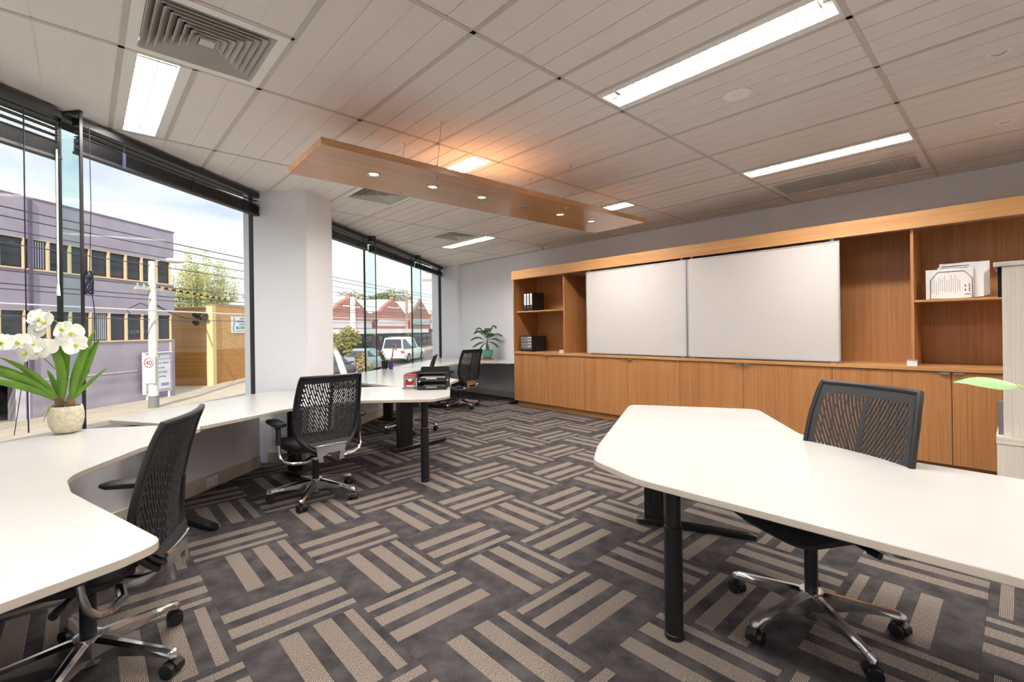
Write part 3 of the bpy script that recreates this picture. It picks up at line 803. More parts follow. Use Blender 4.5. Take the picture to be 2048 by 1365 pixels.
# ------------------------------------------------------------------ things on the shelves
def binder(y, label, tilt=0.0):
    x0 = XF+.10; z0 = 1.595; w = .062; h = .30; d = .28
    t = thing('lever_arch_file', label, 'binder', (x0, y, z0), group='black lever arch files on the upper shelf')
    MB().cbox(x0, x0+d, y, y+w, z0, z0+h, .003).build('cover', M['black'], t, smooth=0)
    MB().box(x0-.0012, x0+.001, y+.008, y+w-.008, z0+.10, z0+h-.012).build('spine_label', M['paper'], t, smooth=0)
    k = MB()
    for i in range(5): k.box(x0-.0018, x0-.001, y+.014, y+w-.014, z0+.13+i*.028, z0+.135+i*.028)
    k.build('label_print', M['ink'], t, smooth=0)
    MB().tube([(x0-.0015, y+w/2+.012*math.cos(a), z0+.062+.012*math.sin(a)) for a in [i*math.pi/6 for i in range(13)]], .0022, 6).build('finger_ring', M['steel'], t)
binder(5.575, 'black file with white spine label, farthest left of three')
binder(5.507, 'black file with white spine label, middle of three')
binder(5.437, 'black file with white spine label, rightmost of three and slightly taller')
# drawer tower
x0, y0, y1 = XF+.07, 5.425, 5.69
t = thing('drawer_tower', 'black plastic desktop drawer tower on the worktop below the files', 'drawer tower', (x0, (y0+y1)/2, ZCT))
c = MB(); c.box(x0, x0+.33, y0, y0+.006, ZCT, ZCT+.255); c.box(x0, x0+.33, y1-.006, y1, ZCT, ZCT+.255); c.box(x0, x0+.33, y0, y1, ZCT+.249, ZCT+.255); c.box(x0, x0+.33, y0, y1, ZCT, ZCT+.006); c.box(x0+.32, x0+.33, y0, y1, ZCT, ZCT+.255)
for i in range(5): c.box(x0+.02, x0+.31, y0-.003, y0, ZCT+.022+i*.048, ZCT+.034+i*.048)
c.build('case', M['black'], t, smooth=0)
for i in range(5):
    zz = ZCT+.010+i*.048
    d = MB().cbox(x0-.006, x0+.30, y0+.010, y1-.010, zz, zz+.042, .002).build('drawer', M['grey'] if i else M['black'], t, smooth=0)
    MB().box(x0-.0085, x0-.005, y0+.012, y1-.012, zz+.034, zz+.042).build('lip', M['steel'], d, smooth=0)
    if i: MB().box(x0-.0095, x0-.008, y0+.014, y0+.095, zz+.026, zz+.041).build('label_window', M['paper'], d, smooth=0)
# wire file sorter with papers on the right shelf
sx, sy, sz = XF+.13, 0.40, 1.502
t = thing('wire_file_sorter', 'black stepped wire file sorter on the right shelf', 'file sorter', (sx, sy, sz))
def hoop(k):
    x = sx + .026*k; z = sz + .012 + .011*k; h = .225; hw = .132; sh = .004*k
    y0, y1 = sy-hw-sh, sy+hw-sh
    return [(x, y1, z-.012), (x, y1, z+h*.70), (x, y1-.05, z+h), (x, y0+.05, z+h), (x, y0, z+h*.70), (x, y0, z-.012)]
for k in range(8): MB().tube(hoop(k), .0022, 6).build('wire_hoop', M['blackmetal'], t)
b = MB()
for y in (sy-.12, sy+.12): b.tube([(sx-.01, y, sz+.003), (sx+.2, y-.02, sz+.003)], .003, 6)
for k in range(8): b.tube([(sx+.026*k, sy-.132-.004*k, sz+.003), (sx+.026*k, sy+.132-.004*k, sz+.003)], .002, 6)
b.build('base_wires', M['blackmetal'], t)
pl = [('front sheaf of printed papers in the wire sorter', 0, .0, .255, .30), ('second sheaf of papers in the wire sorter, shifted right', 1, -.055, .245, .31), ('third sheaf of papers in the wire sorter', 3, -.075, .262, .31), ('rearmost tall sheaf of papers in the wire sorter', 5, -.085, .29, .315)]
for lb, k, dy, h, wd in pl:
    x = sx + .026*k + .008; c_ = sy + .012 + dy
    z0 = sz + .0052 + .011*k*.4
    pt = thing('paper_sheaf', lb, 'papers', (x, c_, z0), group='papers in the wire sorter')
    pp = MB(); n = 8; v = []
    rows = []
    for i in range(n+1):
        y = c_ - wd/2 + wd*i/n; bow = .003*math.sin(i/n*math.pi)
        rows.append([(x-bow, y, z0+.004*math.cos(i)), (x-bow+.009, y, z0+.004*math.cos(i)), (x-bow+.009, y, z0+h), (x-bow, y, z0+h-.003*math.sin(i*1.3))])
    pp.loft(rows).build('sheets', M['paper'], pt, smooth=0)
    if k == 0:
        ik = MB(); rnd = random.Random(3)
        for i in range(15):
            yy = c_ + wd/2 - .03 - i*.0135
            ik.box(x-.0042, x-.0036, yy, yy+.0022, z0+.03+rnd.uniform(0, .04), z0+h-.05-rnd.uniform(0, .06))
        ik.build('print_lines', M['grey'], pt, smooth=0)
        hb = MB()
        for i in range(4): hb.box(x-.0042, x-.0036, c_-wd/2+.02, c_-wd/2+.028, z0+.055+i*.017, z0+.066+i*.017)
        for i in range(2): hb.box(x-.0042, x-.0036, c_-wd/2+.045, c_-wd/2+.052, z0+.06+i*.034, z0+.078+i*.034)
        hb.box(x-.0042, x-.0036, c_-wd/2+.018, c_-wd/2+.05, z0+.028, z0+.034)
        hb.build('heading_print', M['ink'], pt, smooth=0)

# ------------------------------------------------------------------ cream storage at the right edge
XS = 4.20
ys = [0.105, -0.95]
t = thing('low_cupboard', 'low cream wood-grain cupboard at the right edge behind the white desk', 'cupboard', (XS+.22, -.4, 0))
MB().cbox(XS, XS+.45, ys[1], ys[0], 0.0, .535, .002).build('body', M['cream'], t, smooth=0)
MB().cbox(XS-.006, XS+.452, ys[1], ys[0]+.003, .536, .561, .002).build('top_board', M['cream'], t, smooth=0)
MB().cbox(XS-.006, XS+.452, ys[1], ys[0]+.003, .562, .586, .002).build('top_board', M['cream'], t, smooth=0)
t = thing('upper_cupboard', 'tall cream wood-grain cupboard standing on the low cupboard at right', 'cupboard', (XS+.22, -.4, .586))
MB().cbox(XS+.012, XS+.43, ys[1]+.02, ys[0]-.030, .587, 1.640, .002).build('body', M['cream'], t, smooth=0)
MB().cbox(XS-.004, XS+.45, ys[1]+.01, ys[0]+.006, 1.641, 1.668, .002).build('top_board', M['cream'], t, smooth=0)
MB().prism([(XS+.05, ys[0]-.029), (XS+.28, ys[0]-.029), (XS+.28, ys[0]-.006), (XS+.05, ys[0]-.012)], 1.46, 1.640).build('dark_side_piece', M['dark'], t, smooth=0)  # dark slanted filler piece added under the top board's overhang
MB().cbox(XS+.03, XS+.10, ys[0]-.030, ys[0]-.006, .587, .80, .002).build('side_rail', M['steel'], t, smooth=0)

# ================================================================== desks
DZ0, DZ1 = 0.695, 0.72
def worktop(name_t, label, poly, legs):
    cx = sum(p[0] for p in poly)/len(poly); cy = sum(p[1] for p in poly)/len(poly)
    t = thing('corner_desk', label, 'desk', (cx, cy, 0), group='white corner desks')
    MB().prism(poly, DZ0, DZ1, .0022).build('desktop', M['desk'], t, smooth=25)
    # edge band: thin strip just proud of the top's edge
    n = len(poly); eb = MB()
    a = sum(poly[i][0]*poly[(i+1) % n][1] - poly[(i+1) % n][0]*poly[i][1] for i in range(n))
    pl_ = poly if a > 0 else poly[::-1]
    out = inset(pl_, -.0008)
    vs = [(x, y, DZ0+.0025) for x, y in out] + [(x, y, DZ1-.0025) for x, y in out]
    eb.add(vs, [(i, (i+1) % n, n+(i+1) % n, n+i) for i in range(n)])
    eb.build('edge_band', M['desk_edge'], t, smooth=25)
    for lg in legs: lg(t)
    return t
def round_leg(x, y, cr=.038):
    def f(t):
        MB().lathe([(cr-.005, .0), (cr, .004), (cr, .022), (cr-.002, .024), (cr-.002, .46), (cr-.007, .465), (cr-.007, DZ0)], (x, y, 0), 26).build('round_leg', M['blackmetal'], t)
        MB().lathe([(.055, DZ0-.008), (.06, DZ0-.006), (.06, DZ0)], (x, y, 0), 24).build('leg_plate', M['blackmetal'], t)
    return f
def t_leg(a, b, u=0.30, w=.13, dp=.06, turn=False):
    """foot bar from a to b on the floor, flat column standing at fraction u"""
    a, b = Vector(a), Vector(b)
    def f(t):
        d = (b-a).normalized(); L = (b-a).length; n = Vector((-d.y, d.x))
        ring = []
        for s, hw, h in ((0, .018, .030), (.02, .028, .040), (.06, .032, .046), (L*.3, .034, .055), (L*.6, .034, .052), (L-.06, .032, .044), (L-.02, .028, .040), (L, .018, .030)):
            p = a + d*s
            ring.append([Vector((*(p-n*hw), .012)), Vector((*(p+n*hw), .012)), Vector((*(p+n*hw), h*.75)), Vector((*(p+n*hw*.6), h)), Vector((*(p-n*hw*.6), h)), Vector((*(p-n*hw), h*.75))])
        MB().loft(ring).build('foot', M['blackmetal'], t, smooth=40)
        for s in (.045, L-.045):
            p = a + d*s; MB().cyl((p.x, p.y, 0), (p.x, p.y, .014), .022, .016, n=14).build('leveller', M['black'], t)
        c = a + d*L*u
        MB().obox(c, d, w/2, dp/2, .045, DZ0-.02).build('column', M['blackmetal'], t, smooth=0)
        rb = MB()
        for s in (-1, 1):
            for k in (-.3, 0, .3): rb.obox(c + d*(k*w) + n*s*(dp/2+.001), d, .004, .0016, .05, DZ0-.03)
        rb.build('column_ribs', M['black'], t, smooth=0)
        MB().obox(a + d*L*.5, d, L*.40, .022, DZ0-.024, DZ0-.0005).build('top_bracket', M['blackmetal'], t, smooth=0)
    return f
def knob(p, d):
    def f(t):
        q = Vector(p); e_ = Vector(d); MB().cyl(q, q+e_*.03, .008, n=10).cyl(q+e_*.03, q+e_*.07, .016, .019, n=16).build('adjust_knob', M['black'], t)
    return f
# left desk
A = fillet([(-2.2, 2.13, 0), (-.329, 3.67, 0), (-.02, 3.86, .15), (.30, 3.665, .0), (.528, 3.415, .02), (.514, 3.335, .03),
            (.198, 2.975, .4), (-.055, 2.60, .30), (-.036, 2.33, .16), (.16, 1.60, .075), (.07, 1.545, .12), (-.135, 1.472, .0), (-2.2, .95, 0)], 7)
worktop('A', 'white corner desk at the left edge carrying the orchid', A, [t_leg((.432, 4.10), (.628, 3.56), .12), t_leg((-.62, 2.9), (-.35, 2.35), .3), knob((.452, 3.975, .44), (.55, -.83, 0))])
# centre desk
B = fillet([(.125, 4.12, .02), (.140, 4.205, .03), (1.10, 4.80, .0), (1.36, 4.93, .0), (1.60, 4.68, .0), (2.069, 4.567, .0), (2.775, 4.075, .04), (2.795, 3.995, .06), (2.345, 3.36, .12), (2.13, 3.305, .10), (1.62, 3.74, .45), (1.145, 3.72, .4), (.530, 3.408, .02)], 7)
worktop('B', 'white corner desk in the middle with the letter trays and hole punch', B, [round_leg(2.146, 3.455), t_leg((1.36, 4.56), (1.47, 4.06), .28)])
# desk beyond
C_ = fillet([(2.36, 4.385, .0), (2.265, 4.975, .06), (2.12, 5.2, .0), (2.20, 5.70, .0), (2.833, 6.20, .0), (3.60, 6.745, .0), (3.632, 6.74, .0), (3.92, 6.20, .02), (3.20, 5.62, .5), (2.98, 5.25, .4), (3.235, 4.66, .06), (3.20, 4.40, .10), (2.80, 4.09, .0)], 7)
worktop('C', 'white corner desk behind the letter trays with the two small flower pots', C_, [t_leg((2.396, 4.48), (3.128, 4.572), .20, .17), t_leg((3.15, 6.30), (3.42, 5.88), .3)])
D_ = fillet([(3.64, 6.755, .0), (4.80, 7.66, .0), (5.60, 8.28, .0), (5.86, 8.05, .0), (5.945, 8.03, .0), (5.945, 5.86, .0), (5.42, 5.86, .03), (5.30, 6.36, .35), (4.80, 6.60, .5), (3.97, 6.21, .02)], 7)
worktop('D', 'farthest white corner desk in the corner with the potted palm', D_, [t_leg((5.86, 6.02), (5.42, 5.98), .22, .09), t_leg((4.2, 6.85), (4.45, 6.45), .3)])
E_ = fillet([(1.532, -1.3, .05), (1.530, .98, .30), (1.62, 1.255, .12), (1.83, 1.39, .10), (2.985, 1.968, .09), (3.405, 1.225, .10), (2.80, .81, .35), (2.535, .56, .5), (2.50, -.1, .5), (2.50, -1.3, .05)], 7)
worktop('E', 'large white corner desk in the right foreground', E_, [round_leg(1.800, .985, .039), t_leg((2.70, 1.735), (2.985, 1.085), .16, .12), t_leg((1.75, -1.1), (2.3, -1.1), .4)])

# ================================================================== chairs
def chair_mesh_shell():
    """perforated back: every slot is a real opening; sheet curves across and down"""
    H0, H1 = 0.405, 0.965
    def half(z):
        k = [(.405, .105), (.44, .150), (.48, .190), (.53, .222), (.60, .240), (.70, .243), (.82, .238), (.93, .226), (.965, .220)]
        for (a, wa), (b, wb) in zip(k[:-1], k[1:]):
            if a <= z <= b: return wa + (wb-wa)*(z-a)/(b-a)
        return k[-1][1]
    def yprof(z):
        k = [(.405, -.268), (.47, -.262), (.56, -.258), (.66, -.268), (.78, -.293), (.90, -.326), (.965, -.350)]
        for (a, ya), (b, yb) in zip(k[:-1], k[1:]):
            if a <= z <= b:
                u = (z-a)/(b-a); return ya + (yb-ya)*u
        return k[-1][1]
    def P(x, z): return (x, yprof(z) + 0.55*x*x + (0.012 if z > .94 else 0)*0, z)
    NR = 104; sp, ws = .0172, .0082
    def G(z):                                        # sideways drift of the slot lines, outward going up
        u = (z-H0)/(H1-H0); return .15*(3*u*u-2*u**3) + .06*u
    v = []; f = []
    for side in (-1, 1):
        cols = []
        p = -.225
        while p < .27: cols += [(p, 1), (p+ws, 0)]; p += sp
        base = len(v); nc = len(cols)
        clamp = []
        for r in range(NR+1):
            z = H0 + (H1-H0)*r/NR; hw = half(z); row = []
            for c, (p, s) in enumerate(cols):
                x = p + G(z)
                cl = 0
                if x < 0: x = 0; cl = 1
                if x > hw: x = hw; cl = 1
                v.append(P(side*x, z)); row.append((x, cl, hw))
            clamp.append(row)
        for r in range(NR):
            z = H0 + (H1-H0)*(r+.5)/NR
            for c in range(nc-1):
                a, b = clamp[r][c], clamp[r+1][c+1]
                k = c//2
                slot = cols[c][1] == 1 and .432 < z < .918
                if slot:
                    xa = min(clamp[r][c][0], clamp[r+1][c][0]); xb = max(clamp[r][c+1][0], clamp[r+1][c+1][0])
                    if xa < .005 or xb > min(clamp[r][c][2], clamp[r+1][c][2]) - .030: slot = False
                    per = .088 if side > 0 else .082
                    ph = (z + (k % 3)*per*.36 + k*.007) % per
                    if ph > per*.85: slot = False
                if slot: continue
                q = [base+r*nc+c, base+r*nc+c+1, base+(r+1)*nc+c+1, base+(r+1)*nc+c]
                f.append(q if side > 0 else q[::-1])
    mb = MB(); mb.v = v; mb.f = [tuple(q) for q in f]
    me = bpy.data.meshes.new('back_shell'); me.from_pydata(mb.v, [], mb.f)
    bm = bmesh.new(); bm.from_mesh(me)
    bmesh.ops.remove_doubles(bm, verts=bm.verts, dist=2e-5)
    bmesh.ops.dissolve_degenerate(bm, dist=2e-5, edges=bm.edges)
    bmesh.ops.recalc_face_normals(bm, faces=bm.faces)
    g = bmesh.ops.solidify(bm, geom=bm.faces[:], thickness=.006)
    bm.to_mesh(me); bm.free(); me.materials.append(M['shell'])
    me.polygons.foreach_set('use_smooth', [True]*len(me.polygons)); me.set_sharp_from_angle(angle=R(40))
    rim = []
    for i in range(25): z = H0 + (H1-H0)*i/24; rim.append(P(half(z), z))
    top = [P(half(H1)*(1-2*i/14), H1) for i in range(15)]
    lft = [(-x, y, z) for x, y, z in rim[::-1]]
    path = rim + top[1:-1] + lft
    return me, path
def make_chair(raise_=0.0):
    t = thing('task_chair', '', 'chair')
    B_ = lambda mb, n, m, p=None, sm=35: mb.build(n, m, p or t, world=False, smooth=sm)
    legm = MB()
    rings = []
    for s, hw, z0, z1 in ((.020, .026, .066, .146), (.06, .027, .072, .144), (.14, .024, .080, .130), (.22, .021, .080, .116), (.285, .018, .076, .105), (.312, .020, .068, .102), (.334, .018, .064, .094), (.345, .010, .066, .084)):
        rings.append([(s, -hw, z0+.004), (s, -hw*.6, z0), (s, hw*.6, z0), (s, hw, z0+.004), (s, hw*.9, z1-.012), (s, hw*.35, z1), (s, -hw*.35, z1), (s, -hw*.9, z1-.012)])
    legm.loft(rings); leg_me = legm.mesh('base_leg', M['chrome'], 35)
    hood = MB()
    prof = [(.0, .0)]
    pts = [(-.030, .022), (-.028, .044), (-.014, .060), (.008, .060), (.026, .046), (.031, .026)]
    hood.vprism([(x, z) for x, z in pts], (0, -.012, 0), (1, 0, 0), (0, 0, 1), (0, 1, 0), .024); hood.cyl((0, 0, .055), (0, 0, .072), .008, n=10)
    hood_me = hood.mesh('caster', M['black'], 35)
    wh = MB().cyl((0, -.0085, .027), (0, .0085, .027), .027, n=20); wh.cyl((0, -.0095, .027), (0, .0095, .027), .017, n=16)
    wh_me = wh.mesh('wheel', M['black'], 35)
    for k in range(5):
        a = 2*math.pi*k/5
        o = link('base_leg', leg_me, t); o.rotation_euler = (0, 0, a)
        c = link('caster', hood_me, t); c.location = (.322*math.cos(a), .322*math.sin(a), 0); c.rotation_euler = (0, 0, a*1.7+.9)
        for s in (-1, 1):
            w_ = link('wheel', wh_me, c); w_.location = (0, s*.0225, 0)
    B_(MB().lathe([(.026, .040), (.038, .044), (.039, .12), (.041, .138), (.045, .143), (.045, .150), (.034, .151)], n=24), 'hub', M['chrome'])
    B_(MB().lathe([(.020, .032), (.028, .032), (.028, .050)], n=20), 'hub_cap', M['black'])
    dz = raise_
    B_(MB().cyl((0, 0, .148), (0, 0, .30+dz), .0255, n=20).cyl((0, 0, .29+dz), (0, 0, .38+dz), .019, n=16), 'gas_column', M['black'])
    up = lambda mb: mb.xf(Matrix.Translation((0, 0, dz)))
    m_ = MB().cbox(-.07, .07, -.13, .10, .355, .415, .012); B_(up(m_), 'mechanism', M['black'])
    # chrome cradle running back from the column and rising into the back bracket
    for s in (-1, 1):
        r_ = [[(s*x-.012*1, y, z), (s*x+.012, y, z), (s*x+.012, y+.004, z+h), (s*x-.012, y+.004, z+h)] for x, y, z, h in ((.05, .06, .352, .03), (.062, -.08, .345, .034), (.076, -.20, .340, .036), (.082, -.262, .352, .040), (.088, -.292, .385, .036))]
        B_(up(MB().loft(r_)), 'cradle_arm', M['chrome'])
    br = MB()
    o_ = [(-.112, .455), (.112, .455), (.094, .338), (.058, .338), (.066, .398), (-.066, .398), (-.058, .338), (-.094, .338)]
    br.vprism(o_, (0, -.296, 0), (1, 0, 0), (0, 0, 1), (0, 1, .0), .016)
    br = br.xf(Matrix.Translation((0, -.296, .40)) @ Matrix.Rotation(R(-6), 4, 'X') @ Matrix.Translation((0, .296, -.40)))
    B_(up(br), 'back_bracket', M['chrome'], None, 20)
    B_(up(MB().tube([(-.118, -.292, .458), (-.06, -.300, .460), (.06, -.300, .460), (.118, -.292, .458)], .009, 8)), 'bracket_bar', M['chrome'])
    # seat
    def seat(zt, zb, gx, gy, dome):
        mb = MB(); nu, nr = 36, 6; rings = []
        def out(k, f): 
            a = 2*math.pi*k/nu; c, s_ = math.cos(a), math.sin(a); e_ = .42
            x = gx*math.copysign(abs(c)**e_, c)*f; y = gy*math.copysign(abs(s_)**e_, s_)*f + .03
            return x, y
        def zdrop(x, y): return -.030*max(0, (y-.12)/.14)**2
        for f_, z in ((.02, zb), (.80, zb), (.95, zb+.008), (1.0, zb+.022), (1.0, zt-.022), (.975, zt-.008), (.90, zt), (.6, zt+dome*.7), (.3, zt+dome), (.02, zt+dome)):
            rings.append([(out(k, f_)[0], out(k, f_)[1], z + zdrop(*out(k, f_))) for k in range(nu)])
        return mb.loft(rings)
    B_(up(seat(.470, .415, .245, .235, .004)), 'seat', M['fabric'])
    B_(up(seat(.417, .398, .215, .20, 0)), 'seat_pan', M['black'])
    # arms
    for s in (-1, 1):
        B_(up(MB().tube([(s*.05, -.12, .350), (s*.14, -.165, .330), (s*.23, -.165, .338), (s*.284, -.150, .356), (s*.304, -.135, .385), (s*.307, -.122, .43), (s*.307, -.11, .51)], [.018, .017, .015, .013, .012, .012, .012], 10)), 'arm_bar', M['chrome'])
        B_(up(MB().tube([(s*.307, -.115, .475), (s*.307, -.11, .585), (s*.306, -.09, .615)], [.020, .018, .026], 10, flat=.75)), 'arm_sleeve', M['black'])
        pd = []
        for y, hw, z0, z1 in ((-.185, .012, .620, .634), (-.175, .034, .613, .640), (-.12, .047, .611, .643), (-.02, .044, .613, .645), (.06, .036, .615, .642), (.09, .014, .622, .636)):
            pd.append([(s*.306-hw, y, z0+.006), (s*.306-hw*.7, y, z0), (s*.306+hw*.7, y, z0), (s*.306+hw, y, z0+.006), (s*.306+hw, y, z1-.008), (s*.306+hw*.7, y, z1), (s*.306-hw*.7, y, z1), (s*.306-hw, y, z1-.008)])
        B_(up(MB().loft(pd)), 'arm_pad', M['black'])
    B_(up(MB().tube([(.09, .02, .385), (.20, .03, .375), (.25, .035, .372)], .006, 8).tube([(.24, .035, .372), (.27, .04, .371)], .010, 8)), 'height_lever', M['black'])
    B_(up(MB().tube([(-.09, -.04, .385), (-.20, -.03, .375), (-.24, -.03, .372)], .009, 8).tube([(-.23, -.03, .372), (-.275, -.03, .370)], .014, 8)), 'tilt_lever', M['black'])
    # back
    me, path = chair_mesh_shell()
    o = link('back_shell', me, t); o.location = (0, 0, dz)
    rm = MB().tube([(x, y+.002, z) for x, y, z in path], .0125, 8, flat=1.0); B_(up(rm), 'back_frame', M['black'])
    # lower carrier between shell and bracket
    cr = [[(-w_, y, z), (w_, y, z), (w_, y+.014, z), (-w_, y+.014, z)] for w_, y, z in ((.105, -.292, .440), (.140, -.284, .462), (.165, -.276, .485))]
    B_(up(MB().loft(cr)), 'back_carrier', M['shell'])
    for s in (-1, 1):
        rb = [[(s*(x-.016), y, z), (s*(x+.016), y, z), (s*(x+.016), y+.016, z), (s*(x-.016), y+.016, z)] for x, y, z in ((.10, -.290, .420), (.16, -.270, .470), (.205, -.252, .520), (.226, -.246, .58), (.232, -.25, .66))]
        B_(up(MB().loft(rb)), 'back_strut', M['black'])
    return t
def place(t, hub, fdir, base_ang, label):
    a = math.atan2(fdir[1], fdir[0]) - math.pi/2
    t.location = (hub[0], hub[1], 0); t.rotation_euler = (0, 0, a); t['label'] = label; t['group'] = 'black task chairs'
    b = R(base_ang) - a
    legs = [c for c in t.children if c.name.split('.')[0] == 'base_leg']; cas = [c for c in t.children if c.name.split('.')[0] == 'caster']
    for k, (l, c) in enumerate(zip(legs, cas)):
        q = b + 2*math.pi*k/5
        l.rotation_euler = (0, 0, q); c.location = (.322*math.cos(q), .322*math.sin(q), 0); c.rotation_euler = (0, 0, q*1.7 + hub[0])
low = make_chair(0.0)
hi = make_chair(0.045)
place(low, (1.335, 3.745), (-.03, 1.0), 17, 'task chair turned away at the middle desk, back to the viewer')
for hub, fd, ba, lb in [((.005, 2.405), (-.91, .41), 28, 'task chair tucked under the left desk, cut by the photo edge'),
                        ((3.12, 5.35), (-.80, .60), 26, 'task chair mostly hidden behind the letter trays'),
                        ((4.62, 6.35), (-.15, .99), 55, 'farthest task chair, in front of the palm desk')]:
    c = copy_tree(low); place(c, hub, fd, ba, lb)
place(hi, (2.305, .62), (-.88, .47), 14, 'task chair behind the right foreground desk, seat raised')
# ================================================================== small things on the desks
def camdir(x, y, z=0):            # vector: right, up-ish, away as seen from the door corner
    return rgt*x + Vector((0, 0, z)) + fwd*y
def strap(path, widths, side, fold=.25, th=.0014):
    """long leaf: path points, half widths, sideways vector; folded along the midrib"""
    mb = MB(); m = len(path); v = []
    for i, p in enumerate(path):
        p = Vector(p); t = (Vector(path[min(i+1, m-1)]) - Vector(path[max(i-1, 0)])).normalized()
        s = (side - t*side.dot(t)).normalized(); n = s.cross(t).normalized(); w_ = widths[i]
        for sg in (1, -1):
            v += [p - s*w_ + n*(w_*fold) + n*th*sg*.5, p - s*w_*.5 + n*(w_*fold*.35) + n*th*sg*.5, p + n*th*sg*.5, p + s*w_*.5 + n*(w_*fold*.35) + n*th*sg*.5, p + s*w_ + n*(w_*fold) + n*th*sg*.5]
    f = []
    for i in range(m-1):
        a = i*10; b = a+10
        for k in range(4):
            f += [(a+k, a+k+1, b+k+1, b+k), (a+5+k, b+5+k, b+6+k, a+6+k)]
        f += [(a, b, b+5, a+5), (a+4, a+9, b+9, b+4)]
    f += [(0, 5, 6, 1), (1, 6, 7, 2), (2, 7, 8, 3), (3, 8, 9, 4)]
    return mb.add(v, f)
def bez(a, b, c, n=10):
    a, b, c = Vector(a), Vector(b), Vector(c)
    return [a*(1-u)**2 + b*2*u*(1-u) + c*u*u for u in [i/n for i in range(n+1)]]
def leafw(n, w, tip=.03, base=.35, peak=.45):
    o = []
    for i in range(n+1):
        u = i/n
        k = base + (1-base)*math.sin(min(u/peak, 1)*math.pi/2) if u < peak else math.cos((u-peak)/(1-peak)*math.pi/2)**.75
        o.append(max(w*k, w*tip))
    return o
# ---- orchid
ox, oy, oz = -.075, 3.765, DZ1
t = thing('potted_orchid', 'white artificial orchid with strap leaves in a rough round stone pot', 'potted plant', (ox, oy, oz))
MB().lathe([(.0, .0), (.034, .0), (.056, .010), (.073, .042), (.080, .082), (.079, .118), (.074, .150), (.072, .158), (.066, .158), (.066, .136), (.0, .134)], (ox, oy, oz), 40).build('pot', M['stone'], t)
MB().lathe([(.0, .146), (.04, .144), (.066, .136), (.066, .132)], (ox, oy, oz), 24).build('moss', M['soil'], t)
bz = oz + .145
for dx in (-.036, .026):
    b0 = Vector((ox, oy, bz)) + camdir(dx, 0)
    MB().tube([b0, b0+Vector((0, 0, .03)), b0+Vector((0, 0, .055)), b0+Vector((0, 0, .075))], [.020, .024, .019, .011], 12).build('bulb', M['bark'], t)
O0 = Vector((ox, oy, bz))
def lf(bx, tipx, tipz, tipy, mx, mz, my, w_, turn=0.0):
    a = O0 + camdir(bx, -.005, .04); c = O0 + camdir(tipx, tipy, tipz); b = O0 + camdir(mx, my, mz)
    sd_ = (rgt*math.cos(turn) + fwd*math.sin(turn)); pth = bez(a, b, c, 12)
    tang = (c-a).normalized(); sd_ = tang.cross(fwd*math.cos(turn) + rgt*math.sin(turn)).normalized()
    strap(pth, leafw(12, w_), sd_).build('leaf', M['leaf'], t, smooth=60)
lf(-.03, -.115, .43, -.02, .02, .26, -.02, .036, .2)
lf(-.02, -.015, .50, .03, -.05, .27, .02, .033, -.2)
lf(.03, .180, .46, .00, .03, .24, .0, .036, .25)
lf(.035, .165, .40, .04, .05, .22, .03, .030, -.3)
lf(-.04, -.36, .285, -.30, -.17, .24, -.10, .027, .1)
lf(-.04, -.345, .30, -.22, -.14, .22, -.08, .024, -.2)
lf(-.045, -.32, .205, -.26, -.15, .17, -.10, .020, .0)
lf(-.04, -.215, .31, -.16, -.10, .21, -.06, .026, .2)
lf(.04, .265, .235, -.02, .10, .13, .0, .012, .0)
lf(-.035, -.12, .225, .01, -.07, .15, .0, .020, .1)
lf(-.02, -.075, .36, .05, -.06, .20, .04, .026, -.1)
lf(.02, .09, .22, .06, .03, .13, .05, .012, .2)
def petal(c, ax, ay, n, L, w_):
    v = [c]; f = []; k = 12
    for i in range(k):
        a = 2*math.pi*i/k; r = 1.0
        v.append(c + ax*(w_*math.sin(a)) + ay*(L*(0.52 - .5*math.cos(a))) + n*(.12*L*(math.sin(a)**2) - .05*L*math.cos(a)))
    f = [(0, 1+i, 1+(i+1) % k) for i in range(k)]
    m = len(v); v += [p - n*.0012 for p in v]
    f += [(m, m+1+(i+1) % k, m+1+i) for i in range(k)] + [(1+i, m+1+i, m+1+(i+1) % k, 1+(i+1) % k) for i in range(k)]
    return v, f
def flower(c, n, s, roll):
    n = Vector(n).normalized(); ax = n.orthogonal().normalized(); ay = n.cross(ax)
    up_ = Vector((0, 0, 1)); ay = (up_ - n*up_.dot(n)).normalized(); ax = ay.cross(n)
    mb = MB()
    for ang, L, w_ in ((90, .030, .014), (215, .029, .014), (325, .029, .014), (10, .036, .025), (170, .036, .025)):
        a = R(ang+roll); d = ax*math.cos(a) + ay*math.sin(a); p_ = -ax*math.sin(a) + ay*math.cos(a)
        mb.add(*petal(Vector(c) + n*(.002 if L > .033 else 0), p_, d, n, L*s, w_*s))
    fo = mb.build('flower', M['petal'], t, smooth=60)
    MB().ball(Vector(c) + n*.006*s, (.006*s, .006*s, .007*s), 8, 6).build('lip', M['petal_c'], fo)
def spray(pts, fl, s=1.75):
    MB().tube(pts, .0026, 6).build('flower_stem', M['stem'], t)
    for (x, z, y, nx, nz, rl) in fl: flower(O0 + camdir(x, y, z), (-fwd + rgt*nx + Vector((0, 0, nz))), s, rl)
S1 = [O0 + camdir(-.01, .0, .05), O0 + camdir(.0, .02, .30), O0 + camdir(.045, .03, .40), O0 + camdir(.0, .02, .475), O0 + camdir(-.09, .0, .52), O0 + camdir(-.165, -.02, .525)]
spray(S1, [(-.150, .530, -.03, -.3, .5, 10), (-.105, .515, -.04, .2, .4, -20), (-.065, .495, -.05, -.2, .3, 25), (-.118, .455, -.04, -.1, .1, 0), (.055, .435, -.02, .5, .2, 15), (.035, .395, -.02, .2, .0, -10), (.085, .365, -.02, .6, .1, 30), (.03, .455, -.04, -.2, .3, 5)])
